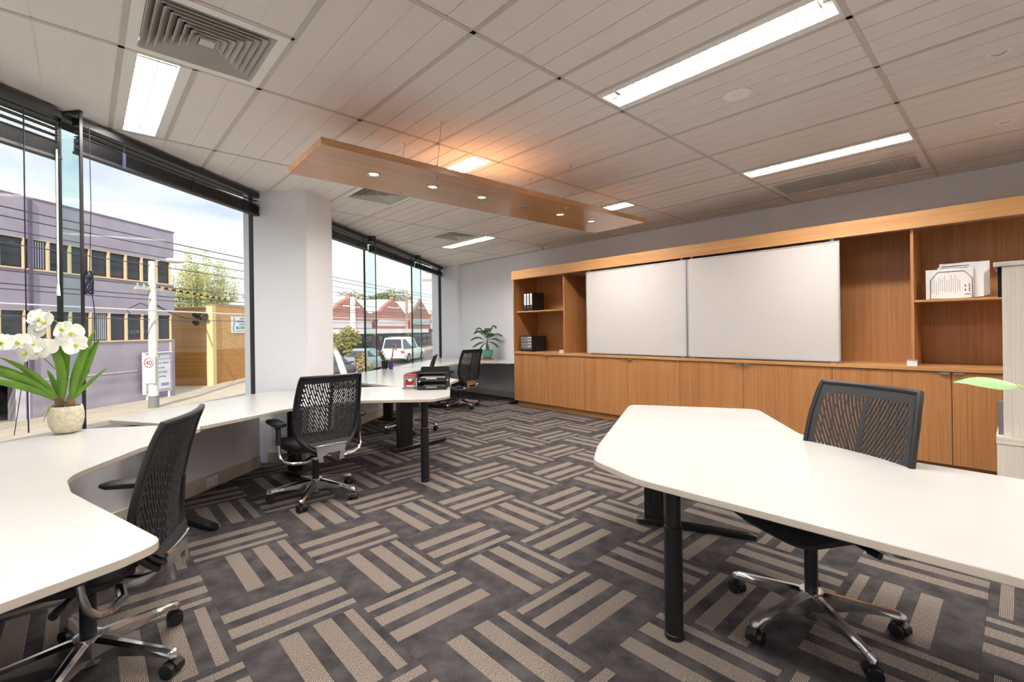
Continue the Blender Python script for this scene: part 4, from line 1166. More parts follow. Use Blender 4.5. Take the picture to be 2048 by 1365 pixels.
S2 = [O0 + camdir(-.01, .0, .05), O0 + camdir(-.05, .0, .22), O0 + camdir(-.12, -.05, .335), O0 + camdir(-.22, -.12, .375), O0 + camdir(-.33, -.20, .345)]
spray(S2, [(-.30, .345, -.22, -.5, .3, 0), (-.255, .375, -.18, -.2, .5, 20), (-.21, .385, -.14, .1, .4, -15), (-.245, .320, -.20, -.1, .0, 5), (-.165, .385, -.10, .3, .3, 10), (-.115, .375, -.07, .2, .2, -25), (-.095, .330, -.06, .1, -.1, 12), (-.07, .355, -.05, .5, .2, 0), (-.13, .325, -.09, -.2, -.1, 30)])
for x, z in ((-.175, .475), (-.155, .465), (-.165, .455)): MB().ball(O0 + camdir(x, -.01, z), .010, 8, 6).build('bud', M['stem'], t)
rt_ = MB()
for dx, l_ in ((-.045, .075), (-.035, .055), (-.055, .045)):
    a = O0 + camdir(dx*.8, -.062, .016); rt_.tube([a + camdir(0, .03, .01), a, a + camdir(.004, -.022, -l_*.5), a + camdir(-.006, -.030, -l_)], .0018, 5)
rt_.build('aerial_root', M['stem'], t)

# ---- letter trays
tx = rgt.normalized(); ty = fwd.normalized()
L0 = Vector((2.352, 3.922, DZ1))
t = thing('letter_tray', 'black two-tier letter tray standing on the middle desk', 'letter tray', L0 + tx*.14 + ty*.13)
def lbox(mb, a0, a1, b0, b1, z0, z1, o=L0):
    c = o + tx*(a0+a1)/2 + ty*(b0+b1)/2; return mb.obox((c.x, c.y), (tx.x, tx.y), (a1-a0)/2, (b1-b0)/2, DZ1+z0, DZ1+z1)
W_, D2 = .285, .27
for k, z in enumerate((.006, .088)):
    mb = MB(); lbox(mb, .006, W_-.006, 0.0, D2, z, z+.004); lbox(mb, .006, .09, -.006, 0, z-.002, z+.030); lbox(mb, W_-.09, W_-.006, -.006, 0, z-.002, z+.030); lbox(mb, .09, W_-.09, -.004, 0, z-.002, z+.014)
    lbox(mb, .006, W_-.006, D2-.004, D2, z, z+.05); lbox(mb, .002, .006, 0, D2, z, z+.055); lbox(mb, W_-.006, W_-.002, 0, D2, z, z+.055)
    mb.build('tray', M['black'], t, smooth=0)
for a in (0, W_-.010):
    mb = MB(); lbox(mb, a, a+.010, .01, .05, 0, .16); lbox(mb, a, a+.010, D2-.05, D2-.01, 0, .20); mb.build('riser', M['black'], t, smooth=0)
mb = MB(); lbox(mb, .004, W_-.004, D2-.012, D2-.004, .15, .205); lbox(mb, .004, W_-.004, .10, D2-.006, .145, .150); mb.build('top_plate', M['black'], t, smooth=0)
mag = plain('magazine', (176, 170, 160), .35, noise=.6, scale=30)
for i in range(3):
    o = MB(); lbox(o, .02+.003*i, W_-.024+.002*i, .012, D2-.02, .093+.008*i, .1005+.008*i)
    o = o.build('magazine', mag if i == 2 else M['paper'], None, smooth=0); tag(o, ['lowest magazine lying in the upper letter tray', 'middle magazine lying in the upper letter tray', 'topmost magazine with a green photo in the upper letter tray'][i], 'magazine', 'magazines in the letter tray')
o = MB(); lbox(o, .03, W_-.03, .015, D2-.03, .0105, .022); o = o.build('paper_stack', M['paper'], None, smooth=0); tag(o, 'white papers lying in the lowest letter tray', 'papers')
# ---- hole punch
h0 = Vector((2.372, 4.085, DZ1))
t = thing('hole_punch', 'red and grey two-hole punch on the middle desk beside the letter trays', 'hole punch', h0)
c = MB()
c.vprism([(x, y) for x, y in fillet([(-.063, -.045, .02), (.063, -.045, .02), (.063, .045, .02), (-.063, .045, .02)], 5)], h0, tx, ty, (0, 0, 1), .016); c.build('base', M['grey'], t)
for s in (-1, 1): MB().vprism(fillet([(-.012, .0, 0), (.012, .0, 0), (.010, .07, .008), (-.010, .07, .008)], 4), h0 + tx*s*.042 + ty*.012 + Vector((0, 0, .016)), ty, (0, 0, 1), tx, .008*s).build('side_post', M['steel'], t)
mb = MB(); arch = fillet([(-.060, .020, .01), (-.060, .125, .035), (.060, .125, .035), (.060, .020, .01), (.040, .020, .0), (.040, .095, .02), (-.040, .095, .02), (-.040, .020, .0)], 6)
mb.vprism(arch, h0 + ty*.0, tx, (0, 0, 1), ty, .030).build('grey_collar', M['grey'], t)
MB().vprism(fillet([(-.061, .10, .0), (-.061, .137, .04), (.061, .137, .04), (.061, .10, .0), (.05, .118, .02), (-.05, .118, .02)], 6), h0 + ty*.004, tx, (0, 0, 1), ty, .05).build('handle', M['red'], t)
MB().vprism(fillet([(-.038, .030, .01), (.038, .030, .01), (.038, .085, .01), (.018, .085, .0), (.018, .068, .01), (-.018, .068, .01), (-.018, .085, .0), (-.038, .085, .01)], 4), h0 + ty*.014, tx, (0, 0, 1), ty, .02).build('punch_body', M['red'], t)
# ---- two small pots on the desk behind
p0 = Vector((3.335, 6.46, DZ1))
t = thing('potted_seedling', 'small black pot with one broad green leaf by the glass', 'potted plant', p0)
MB().lathe([(.0, .0), (.066, .0), (.070, .006), (.0, .007)], p0, 24).build('saucer', M['white_plastic'], t)
MB().lathe([(.040, .007), (.052, .112), (.056, .114), (.056, .124), (.050, .124), (.047, .10), (.0, .10)], p0, 24).build('pot', M['black'], t)
MB().lathe([(.0, .106), (.03, .110), (.05, .100)], p0, 16).build('bark_chips', M['bark'], t)
strap(bez(p0 + Vector((0, 0, .10)), p0 + camdir(-.01, 0, .16), p0 + camdir(-.085, 0, .27), 10), leafw(10, .030, .1, .3, .55), rgt + Vector((0, 0, .5))).build('leaf', plain('seedling_leaf', (44, 110, 34), .35, noise=.1), t, smooth=60)
p1 = p0 + camdir(.098, -.02)
t = thing('potted_flower', 'small purple pot with a brown stake and dried orange flower', 'potted plant', p1)
MB().lathe([(.028, .0), (.040, .100), (.043, .102), (.043, .112), (.037, .112), (.034, .09), (.0, .09)], p1, 24).build('pot', M['purple'], t)
MB().tube([p1 + Vector((0, 0, .09)), p1 + camdir(.02, .01, .20), p1 + camdir(.045, .01, .37)], .009, 8).build('stake', plain('stake_wood', (150, 96, 60), .7), t)
fl_ = MB(); rn = random.Random(5)
for i in range(10): fl_.ball(p1 + camdir(.065 + rn.uniform(-.03, .03), rn.uniform(-.02, .02), .33 + rn.uniform(-.035, .035)), rn.uniform(.008, .014), 7, 5)
fl_.build('dried_flower', plain('dried_flower', (214, 150, 104), .8), t)
lv = MB()
for i in range(9):
    a = rn.uniform(0, 6.28); c = p1 + Vector((0, 0, .10)); e2 = c + Vector((math.cos(a)*.06, math.sin(a)*.06, rn.uniform(.0, .05)))
    o2 = strap(bez(c, c + Vector((math.cos(a)*.03, math.sin(a)*.03, .05)), e2, 5), leafw(5, .009), Vector((-math.sin(a), math.cos(a), 0))); lv.add(o2.v, o2.f)
lv.build('foliage', M['leaf_dark'], t, smooth=60)
# ---- palm
p0 = Vector((5.66, 6.86, DZ1))
t = thing('potted_palm', 'small parlour palm in a teal pot on the far desk', 'potted plant', p0)
MB().lathe([(.0, .0), (.112, .0), (.122, .012), (.122, .026), (.112, .026), (.108, .014), (.0, .014)], p0, 28).build('saucer', M['terra'], t)
MB().lathe([(.0, .016), (.066, .016), (.082, .035), (.100, .09), (.110, .15), (.116, .185), (.116, .192), (.104, .192), (.098, .16), (.0, .16)], p0, 32).build('pot', M['teal'], t)
MB().lathe([(.0, .172), (.06, .170), (.100, .160)], p0, 20).build('soil', M['soil'], t)
b0 = p0 + Vector((0, 0, .165))
for dx, h in ((-.022, .16), (.005, .22), (.03, .13)): MB().tube([b0 + camdir(dx, 0), b0 + camdir(dx*.8, 0, h*.5), b0 + camdir(dx*.6, .0, h)], [.014, .011, .007], 8).build('cane', plain('palm_cane', (96, 96, 52), .7), t)
rn = random.Random(11)
fr = [(-.30, .03, .23), (.28, .02, .30), (-.20, -.05, .42), (.16, .05, .46), (.24, -.06, .20), (-.24, .06, .36), (-.26, -.03, .10), (.20, .0, .10), (-.06, -.08, .36), (.10, -.08, .30), (.02, .08, .40), (-.15, .0, .05)]
for fx, fy, fz in fr:
    a = b0 + Vector((0, 0, .15)) + camdir(rn.uniform(-.01, .01), 0); c = b0 + camdir(fx, fy, fz); pk = b0 + camdir(fx*.45, fy*.5, fz + .12)
    pth = bez(a, pk, c, 16); mb = MB(); mb.tube(pth, .0022, 5)
    for i in range(3, 17):
        p = pth[i]; tg = (pth[min(i+1, 16)] - pth[i-1]).normalized(); sd_ = tg.cross(Vector((0, 0, 1))).normalized()
        L = .105*math.sin(min((i-2)/6, 1)*math.pi/2)*(1 - max(0, (i-11)/9))
        for s in (-1, 1):
            e2 = p + (sd_*s*.85 + tg*.55)*L - Vector((0, 0, L*.45)); q = strap(bez(p, p + (sd_*s*.6 + tg*.4)*L*.6, e2, 4), leafw(4, .0085, .1, .4, .4), tg, .2, .0008); mb.add(q.v, q.f)
    mb.build('frond', M['leaf_dark'], t, smooth=60, weld=False)
# ---- plant whose leaf reaches in at the right edge
p0 = Vector((2.22, -.42, DZ1))
t = thing('potted_foliage_plant', 'plant at the right edge, one long pale leaf reaching over the desk', 'potted plant', p0)
MB().lathe([(.0, .0), (.07, .0), (.095, .15), (.10, .155), (.10, .165), (.088, .165), (.085, .14), (.0, .14)], p0, 28).build('pot', M['white_plastic'], t)
MB().lathe([(.0, .148), (.086, .142)], p0, 20).build('soil', M['soil'], t)
Lb, Lt = Vector((2.272, .010, 1.082)), Vector((2.120, .152, 1.094))
MB().tube(bez(p0 + Vector((0, 0, .14)), p0 + Vector((.08, .18, .22)), Lb, 10), .004, 8).build('stalk', plain('stalk', (190, 210, 90), .5), t)
lp = bez(Lb, (Lb+Lt)/2 + Vector((0, 0, .016)), Lt, 12)
wd_ = [.010, .020, .026, .029, .030, .029, .027, .024, .020, .015, .009, .005, .0015]
strap(lp, wd_, fwd*.75 + Vector((0, 0, .55)), -.25).build('leaf', M['leaf_pale'], t, smooth=60)
for ang, ln, h in ((200, .20, .30), (250, .24, .26), (300, .22, .34), (330, .25, .22)):
    d = Vector((math.cos(R(ang)), math.sin(R(ang)), 0)); a = p0 + Vector((0, 0, .14)); b = a + d*ln*.5 + Vector((0, 0, h))
    MB().tube(bez(a, a + Vector((0, 0, h*.7)), b, 6), .004, 6).build('stalk', M['stem'], t)
    strap(bez(b, b + d*.1 + Vector((0, 0, .03)), b + d*.2 - Vector((0, 0, .02)), 10), leafw(10, .035), Vector((-d.y, d.x, 0))).build('leaf', M['leaf_pale'], t, smooth=60)
# ================================================================== street outside
EC = Vector((2.975, 25.741)); EU = Vector((.765, .644)).normalized(); EN = Vector((-EU.y, EU.x))
GZ = -1.45
def zg(s): return GZ + .03*max(0, min(s, 60))
def ep(s, n, z=0): p = EC + EU*s + EN*n; return Vector((p.x, p.y, z))
EMAT = lambda s, n, z: Matrix.Translation(ep(s, n, z)) @ Matrix.Rotation(math.atan2(EU.y, EU.x), 4, 'Z')
EA = math.atan2(EU.y, EU.x)
def ething(name, label, cat, s, n, z=None, group=None):
    return thing(name, label, cat, ep(s, n, zg(s) if z is None else z), EA, group)
asphalt = plain('asphalt', (120, 114, 112), .95, noise=.25, scale=3)
paving = plain('footpath', (206, 190, 172), .9, noise=.15, scale=2)
kerbm = plain('kerb', (190, 182, 170), .9, noise=.1, scale=4)
lilac = plain('lilac_render', (170, 160, 176), .9, noise=.16, scale=1.2, bump=.6, bscale=18)
tan = plain('tan_paint', (226, 196, 160), .7)
darkglass = plain('dark_glass', (44, 50, 60), .08, noise=.3, scale=1.2)
def strip(name, n0, n1, dz, mat, s0=-70, s1=90):
    mb = MB(); rings = []
    for s in (s0, 0, 60, s1): rings.append([ep(s, n0, zg(s)+dz-.5), ep(s, n1, zg(s)+dz-.5), ep(s, n1, zg(s)+dz), ep(s, n0, zg(s)+dz)])
    o = mb.loft(rings).build(name, mat, smooth=0); struct(o); return o
strip('road', -10.6, -3.05, -.12, asphalt)
strip('footpath_opposite', -2.95, 30, .0, paving)
strip('kerb_opposite', -3.10, -2.94, .01, kerbm)
strip('footpath_window_side', -14.9, -10.7, .0, paving)
strip('kerb_window_side', -10.75, -10.58, .01, kerbm)
mb = MB()
for s in range(-30, 60, 1): pass
ln = MB().loft([[ep(s, -10.35, zg(s)-.119), ep(s, -10.2, zg(s)-.119), ep(s, -10.2, zg(s)-.115), ep(s, -10.35, zg(s)-.115)] for s in (-40, 0, 60)]).build('road_edge_line', plain('line_paint', (226, 214, 168), .8), smooth=0); struct(ln)

# ---- lilac building
t = ething('office_building', 'lilac rendered two-storey building with two long rows of windows across the street', 'building', -4, 0, GZ)
def eb(mb, s0, s1, n0, n1, z0, z1):
    q = [ep(s0, n0), ep(s1, n0), ep(s1, n1), ep(s0, n1)]; return mb.prism([(p.x, p.y) for p in q], z0, z1)
zs = [(-1.7, 1.05), (2.15, 3.50), (4.52, 5.85)]
mb = MB(); eb(mb, -40, -9.2, 0, .3, -1.7, -.18); eb(mb, -5.99, .1, 0, .3, -1.7, -.18); eb(mb, -40, .1, 0, .3, -.18, 1.05)
mb.build('lower_wall', lilac, t, smooth=0)
for z0, z1 in zs[1:]: mb = MB(); eb(mb, -40, .1, 0, .3, z0, z1); mb.build('wall_band', lilac, t, smooth=0)
mb = MB(); eb(mb, -.2, .1, .3, 9, -1.7, 5.85); mb.build('side_wall', lilac, t, smooth=0)
mb = MB(); eb(mb, -40, .1, .3, 9, 5.5, 5.6); eb(mb, -40, -12.45, .01, .3, 1.05, 2.15); eb(mb, -40, -12.45, .01, .3, 3.5, 4.52); mb.build('roof', lilac, t, smooth=0)
mb = MB(); eb(mb, -40.1, .14, -.03, .33, 5.85, 5.90); mb.build('parapet_cap', plain('parapet', (128, 112, 140), .8), t, smooth=0)
mb = MB(); eb(mb, -40, -.2, 2.2, 2.3, -1.7, 5.5); mb.build('interior_backdrop', plain('dim_interior', (60, 62, 70), .9), t, smooth=0)
for z0, z1, row in ((3.50, 4.52, 0), (1.05, 2.15, 1)):
    for i in range(17):
        s1 = -.075 - .703*i; s0 = s1 - .703
        f = MB(); eb(f, s0, s0+.035, -.02, .10, z0, z1); eb(f, s1-.03, s1, -.02, .10, z0, z1); eb(f, s0+.035, s1-.035, -.02, .10, z0, z0+.025); eb(f, s0+.035, s1-.035, -.0, .10, z1-.02, z1)
        w_ = f.build('window', tan, t, smooth=0)
        p_ = MB(); eb(p_, s0+.035, s1-.035, .07, .08, z0+.025, z1-.02); p_.build('pane', darkglass, w_, smooth=0)
        if (row == 0 and i in (7, 12)) or (row == 1 and i == 4):
            bl_ = MB()
            for k in range(8): eb(bl_, s0+.05+k*.075, s0+.09+k*.075, .055, .062, z0+.06, z1-.05)
            bl_.build('vertical_blind', plain('blind_pale', (176, 178, 196), .7), w_, smooth=0)
    b_ = MB(); eb(b_, -12.1, .0, -.05, .02, z0-.03, z0); b_.build('window_sill', tan, t, smooth=0)
b_ = MB(); eb(b_, -5.60, -5.50, -.07, 0.0, -.3, 5.80); b_.build('downpipe', plain('downpipe', (96, 84, 108), .7), t, smooth=0)
b_ = MB(); eb(b_, -9.2, -5.99, 1.0, 1.1, -1.7, -.18); b_.build('garage_recess_sheet', plain('garage_recess_shade', (52, 40, 40), .8), t, smooth=0)  # dark sheet in the open garage; the recess's shade is its colour
b_ = MB(); eb(b_, -5.99, -5.74, -.05, .3, -1.7, -.18); b_.build('garage_post', plain('post_white', (214, 208, 216), .7), t, smooth=0)
b_ = MB(); eb(b_, -5.66, -1.75, -.025, 0, -.215, -.185); eb(b_, -5.66, -5.61, -.03, 0, -1.6, -.2); b_.build('moulding', plain('moulding_white', (220, 212, 220), .7), t, smooth=0)
b_ = MB(); eb(b_, -.18, -.12, -.06, 0, .1, .95); b_.build('vent_pipe', tan, t, smooth=0)

def text(s, size, loc, mat, parent, ang, name='lettering', align='LEFT', ext=.002, width=None):
    cu = bpy.data.curves.new(name, 'FONT'); cu.body = s; cu.size = size; cu.extrude = ext; cu.align_x = align; cu.resolution_u = 3
    ob = bpy.data.objects.new(name, cu); COL.objects.link(ob)
    me = bpy.data.meshes.new_from_object(ob.evaluated_get(bpy.context.evaluated_depsgraph_get()))
    bpy.data.objects.remove(ob); me.name = name
    if width:
        xs = [v.co.x for v in me.vertices]; k = width/max(max(xs)-min(xs), 1e-6)
        for v in me.vertices: v.co.x *= k
    Mx = wmat(parent).inverted() @ (Matrix.Translation(loc) @ Matrix.Rotation(ang, 4, 'Z') @ Matrix.Rotation(math.pi/2, 4, 'X'))
    me.transform(Mx); me.materials.clear(); me.materials.append(mat)
    return link(name, me, parent)
grey_l = plain('lettering_grey', (118, 124, 134), .6); white_l = plain('lettering_white', (246, 246, 246), .6); ink_l = plain('lettering_ink', (96, 96, 112), .7); dark_l = plain('lettering_dark', (44, 42, 52), .7)
text('9859', .25, ep(-2.12, .045, 1.30), grey_l, t, EA, 'window_lettering', width=.50); text('799', .25, ep(-1.44, .045, 1.30), grey_l, t, EA, 'window_lettering', width=.36)

# ---- lease board
t = ething('lease_board', 'grey For Lease board standing against the lilac building', 'sign', -1.0, -.25)
b_ = MB(); eb(b_, -1.69, -.34, -.26, -.20, -1.17, .52); b_.build('board', plain('lease_grey', (176, 170, 186), .6), t, smooth=0)
b_ = MB(); eb(b_, -1.70, -1.63, -.30, -.18, -1.20, .53); eb(b_, -1.70, -.33, -.30, -.18, .50, .54); b_.build('edge_strip', white_l, t, smooth=0)
b_ = MB(); eb(b_, -1.57, -.43, -.268, -.262, -1.04, .20); b_.build('white_panel', plain('lease_white', (226, 224, 234), .6), t, smooth=0)
b_ = MB(); eb(b_, -1.55, -1.49, -.25, -.2, GZ-.1, -1.17); eb(b_, -.5, -.44, -.25, -.2, GZ-.1, -1.17); b_.build('post', white_l, t, smooth=0)
text('For Lease', .29, ep(-1.52, -.265, .25), white_l, t, EA, 'heading_lettering', width=1.02)
for i, s_ in enumerate(('- Area approx 180m2', '- Corner position', '- Great natural light', 'Substantial parking')): text(s_, .115, ep(-1.52, -.270, .02-.19*i), ink_l, t, EA, 'line_lettering')
b_ = MB(); eb(b_, -1.50, -1.16, -.275, -.268, -.97, -.72); b_.build('logo_box', plain('logo_black', (40, 34, 38), .6), t, smooth=0)
b_ = MB(); eb(b_, -1.50, -1.16, -.278, -.2755, -.97, -.90); b_.build('logo_strip', plain('logo_red', (196, 96, 92), .6), t, smooth=0)
b_ = MB(); eb(b_, -.90, -.52, -.275, -.268, -.93, -.80); b_.build('logo_strip', plain('logo_blue', (130, 158, 196), .6), t, smooth=0)

# ---- tan brick walls beyond the corner
bw = bricks('tan_brick', (206, 166, 112), (190, 146, 92), (176, 140, 96), 3.6)
bl_lo = bricks('ochre_brick', (186, 134, 66), (170, 118, 54), (150, 110, 66), 3.6)
def vert_wall(par, name, a, b, z0, z1, th, mat):
    a, b = Vector(a), Vector(b); d = (b-a).normalized(); n = Vector((-d.y, d.x))*th
    return MB().prism([tuple(a), tuple(b), tuple(b+n), tuple(a+n)], z0, z1).build(name, mat, par, smooth=0)
t = thing('brick_building', 'tan painted brick wall with a pier beyond the lilac building', 'building', (5.0, 28.9, GZ))
Wa, Wb, Wc, Wd = (2.9, 29.95), (4.72, 28.15), (5.10, 28.45), (11.0, 34.1)
vert_wall(t, 'upper_wall', Wa, Wb, .35, 2.62, .3, bw); vert_wall(t, 'lower_wall', Wa, Wb, GZ-.2, .35, .3, bl_lo)
vert_wall(t, 'upper_wall', Wc, Wd, .45, 2.80, .3, bw); vert_wall(t, 'lower_wall', Wc, Wd, GZ-.2, .45, .3, bl_lo)
MB().prism([(4.66, 28.10), (4.90, 27.96), (5.14, 28.42), (4.9, 28.75)], GZ-.2, 2.72).build('pier', plain('pier_cream', (238, 206, 150), .8), t, smooth=0)
vert_wall(t, 'coping', (2.85, 29.93), (4.72, 28.08), 2.62, 2.68, .36, tan); vert_wall(t, 'coping', (5.08, 28.38), (11.0, 34.03), 2.80, 2.86, .36, tan)
dd = (Vector(Wd)-Vector(Wc)).normalized(); q = Vector(Wc) + dd*2.85
MB().cyl((q.x+.05, q.y-.08, GZ), (q.x+.05, q.y-.08, 1.05), .045, n=10).build('standpipe', tan, t)
cm = MB(); rn = random.Random(4)
for i in range(14): cm.ball((4.45+rn.uniform(-.35, .2), 28.05+rn.uniform(-.2, .1), 2.05+rn.uniform(-.35, .25)), rn.uniform(.05, .14), 7, 5)
cm.build('cable_tangle', plain('cable_dark', (70, 56, 50), .9, noise=.4, scale=20), t)
# clinic sign on the brick wall
ang = math.atan2(dd.y, dd.x); nn = Vector((dd.y, -dd.x))
def wp(k, off, z): p = Vector(Wc) + dd*k + nn*off; return Vector((p.x, p.y, z))
s0 = (Vector((5.985, 29.335))-Vector(Wc)).dot(dd); s1 = s0 + 1.50
t = thing('clinic_sign', 'white clinic sign with a green phone strip on the tan brick wall', 'sign', wp((s0+s1)/2, .05, 1.3))
def wb(mb, k0, k1, o0, o1, z0, z1):
    q = [wp(k0, o0, 0), wp(k1, o0, 0), wp(k1, o1, 0), wp(k0, o1, 0)]; return mb.prism([(p.x, p.y) for p in q], z0, z1)
wb(MB(), s0, s1, .01, .05, 1.31, 2.22).build('board', plain('sign_white', (226, 228, 240), .5), t, smooth=0)
wb(MB(), s0+.36, s1-.01, .051, .056, 1.52, 1.67).build('green_strip', plain('sign_green', (38, 130, 66), .5), t, smooth=0)
cx_ = (s0+s1)/2+.12
for s_, sz_, z_, m_, w_ in (('KEW', .15, 2.06, ink_l, .34), ('CHIROPRACTIC', .16, 1.90, ink_l, 1.02), ('CENTRE', .16, 1.735, ink_l, .56), ('9853 1100', .14, 1.545, white_l, .80), ('www.kewchiropractic.com.au', .08, 1.40, ink_l, 1.06)):
    text(s_, sz_, wp(cx_-w_/2, .058, z_), m_, t, ang, 'lettering', 'LEFT', .002, w_)
sp_ = MB()
for i in range(9): sp_.ball(wp(s0+.14+.05*math.sin(i*.75), .055, 2.14-i*.093), (.035, .035, .03), 8, 5)
sp_.build('spine_emblem', dark_l, t)

# ---- power pole with lamp and speed sign
pp = Vector((1.93, 21.92)); conc = plain('pole_concrete', (222, 216, 208), .8, noise=.12, scale=6)
t = thing('power_pole', 'pale concrete power pole with street lamp in front of the lilac building', 'power pole', (pp.x, pp.y, GZ))
MB().cyl((pp.x, pp.y, GZ+.45), (pp.x, pp.y, 4.02), .165, .115, n=18).build('shaft', conc, t)
MB().cyl((pp.x, pp.y, GZ-.1), (pp.x, pp.y, GZ+.45), .17, .166, n=18).build('shaft_base', plain('pole_grey', (128, 126, 130), .9), t)
MB().tube([(pp.x, pp.y, 3.92), (pp.x+.25, pp.y+.05, 4.10), (pp.x+.42, pp.y+.12, 4.13)], .028, 8).build('lamp_arm', M['steel'], t)
MB().ball((pp.x+.72, pp.y+.22, 4.13), (.36, .22, .10), 14, 8).build('lamp_head', plain('lamp_head', (236, 236, 232), .4), t)
arm = MB(); d_ = EN; a_ = pp - EU*.55; b2 = pp + EU*.3
arm.obox((pp.x - EU.x*.15, pp.y - EU.y*.15), (EU.x, EU.y), .55, .06, 2.92, 3.03); arm.build('cross_arm', plain('cross_arm', (206, 190, 178), .8), t, smooth=0)
for k in (-.6, -.35, .2):
    q = pp + EU*k; MB().lathe([(.04, 0), (.055, .03), (.03, .06), (.05, .09), (.02, .12)], (q.x, q.y, 3.03), 12).build('insulator', plain('insulator', (176, 200, 208), .2), t)
MB().tube([(pp.x-.12, pp.y, 2.0), (pp.x-.55, pp.y, 1.9), (pp.x-.75, pp.y, 2.2), (pp.x-.35, pp.y, 2.45), (pp.x-.05, pp.y, 2.3)], .018, 6).build('cable_loop', M['black'], t)
q = pp - fwd.xy*.2
t2 = thing('speed_sign', 'white speed limit sign reading 40 strapped to the pole', 'sign', (q.x, q.y, .0), -YAW)
MB().cbox(-.22, .22, -.012, .012, -.52, .52, .004).build('plate', white_l, t2, world=False, smooth=0)
rg_ = MB().tube([(.165*math.cos(a), -.016, .24+.165*math.sin(a)) for a in [i*math.pi/14 for i in range(29)]], .02, 6, flat=.4); rg_.build('red_ring', plain('sign_red', (190, 60, 56), .5), t2, world=False)
cu = bpy.data.curves.new('numerals', 'FONT'); cu.body = '40'; cu.size = .24; cu.align_x = 'CENTER'; cu.extrude = .002
ob = bpy.data.objects.new('numerals', cu); COL.objects.link(ob); me = bpy.data.meshes.new_from_object(ob.evaluated_get(bpy.context.evaluated_depsgraph_get())); bpy.data.objects.remove(ob)
me.transform(Matrix.Translation((0, -.016, .16)) @ Matrix.Rotation(math.pi/2, 4, 'X')); me.materials.clear(); me.materials.append(dark_l); link('numerals', me, t2)
# wires
wm = plain('wire', (86, 84, 92), .6); wmw = plain('wire_white', (226, 224, 228), .5)
NW = (pp - EC).dot(EN)
wl_ = [('uppermost overhead wire along the street', 4.86, .0, .020, wm), ('second overhead wire along the street', 4.58, -.1, .020, wm), ('third overhead wire along the street', 4.25, .1, .016, wm), ('fourth overhead wire, just above the upper windows', 3.86, .0, .016, wm), ('fifth overhead wire, at the pole cross arm', 3.10, .0, .018, wm), ('sixth overhead wire, below the cross arm', 2.74, .05, .020, wm), ('seventh overhead wire, just under the sixth', 2.58, -.05, .018, wm), ('thick white overhead cable across the lilac building', 2.16, -.3, .028, wmw), ('lowest overhead wire, across the lower windows', 1.84, .0, .016, wm)]
for lb, z, dn, r_, m_ in wl_:
    pts = [ep(s, NW+dn, z + .0006*(s+3)**2*(1 if s < 6 else .55)) for s in (-22, -16, -10, -5, 0, 5, 12, 20, 30, 42)]
    o = thing('overhead_wire', lb, 'wire', pts[5], 0, 'overhead street wires'); MB().tube(pts, r_, 6).build('cable', m_, o)
a0 = Vector((pp.x+.1, pp.y, 2.40)); b0_ = Vector((4.4, 27.95, 2.05))
o = thing('service_cable', 'black service cable sagging from the pole to the brick wall', 'wire', a0); MB().tube(bez(a0, (a0+b0_)/2 - Vector((0, 0, .35)), b0_, 12), .035, 6).build('cable', M['black'], o)
o = thing('marker_cable', 'yellow and black striped cable cover beside the pole', 'wire', (pp.x, pp.y, 3.1))
yel = plain('marker_yellow', (226, 180, 96), .6)
for k in range(22):
    a = ep((pp-EC).dot(EU)+.15+k*.17, NW, 3.08-.012*k); b = ep((pp-EC).dot(EU)+.15+(k+1)*.17, NW, 3.08-.012*(k+1)); MB().cyl(a, b, .045, n=8).build('sleeve', yel if k % 2 else M['black'], o)

# ---- trees
def crown(mb, c, r, n, lw, rn, up=1.0):
    for i in range(n):
        while True:
            p = Vector((rn.uniform(-1, 1), rn.uniform(-1, 1), rn.uniform(-1, 1)))
            if .25 < p.length < 1: break
        p = Vector(c) + Vector((p.x*r[0], p.y*r[1], p.z*r[2])); d = Vector((rn.uniform(-1, 1), rn.uniform(-1, 1), rn.uniform(-.6, 1)*up)).normalized(); s_ = d.orthogonal().normalized()
        L = lw*rn.uniform(.7, 1.5); mb.add([p, p + d*L*.5 + s_*L*.28, p + d*L, p + d*L*.5 - s_*L*.28], [(0, 1, 2, 3)])
def tree(name, label, cat, base, trunk_pts, rad, blobs, leafmat, barkm, lw, seed, group=None):
    rn = random.Random(seed); t = thing(name, label, cat, base, 0, group)
    tr = MB().tube(trunk_pts, rad, 10)
    for c, r, n in blobs:
        a = Vector(trunk_pts[-1]) if len(trunk_pts) < 3 else Vector(trunk_pts[-2]); tr.tube(bez(a, (a+Vector(c))/2 + Vector((0, 0, .2)), c, 5), [rad[-1]*.7*k for k in (1, .9, .75, .6, .45, .3)], 6)
    tr.build('trunk', barkm, t)
    f = MB()
    for c, r, n in blobs: crown(f, c, r, n, lw, rn)
    o = f.build('foliage', leafmat, t, smooth=0, weld=False); return t
lf_pop = plain('poplar_leaf', (184, 186, 116), .7, noise=.3, scale=4); lf_grn = plain('tree_leaf', (126, 132, 82), .8, noise=.3, scale=4); lf_gum = plain('gum_leaf', (168, 160, 86), .7, noise=.4, scale=9); gb = plain('gum_bark', (236, 230, 220), .8, noise=.12, scale=12); br_ = plain('grey_branch', (190, 178, 160), .9)
def Q(px, d, z): l = (px-1024)/934.2*d; p = fwd*d + rgt*l; return Vector((p.x, p.y, z))
rn = random.Random(21)
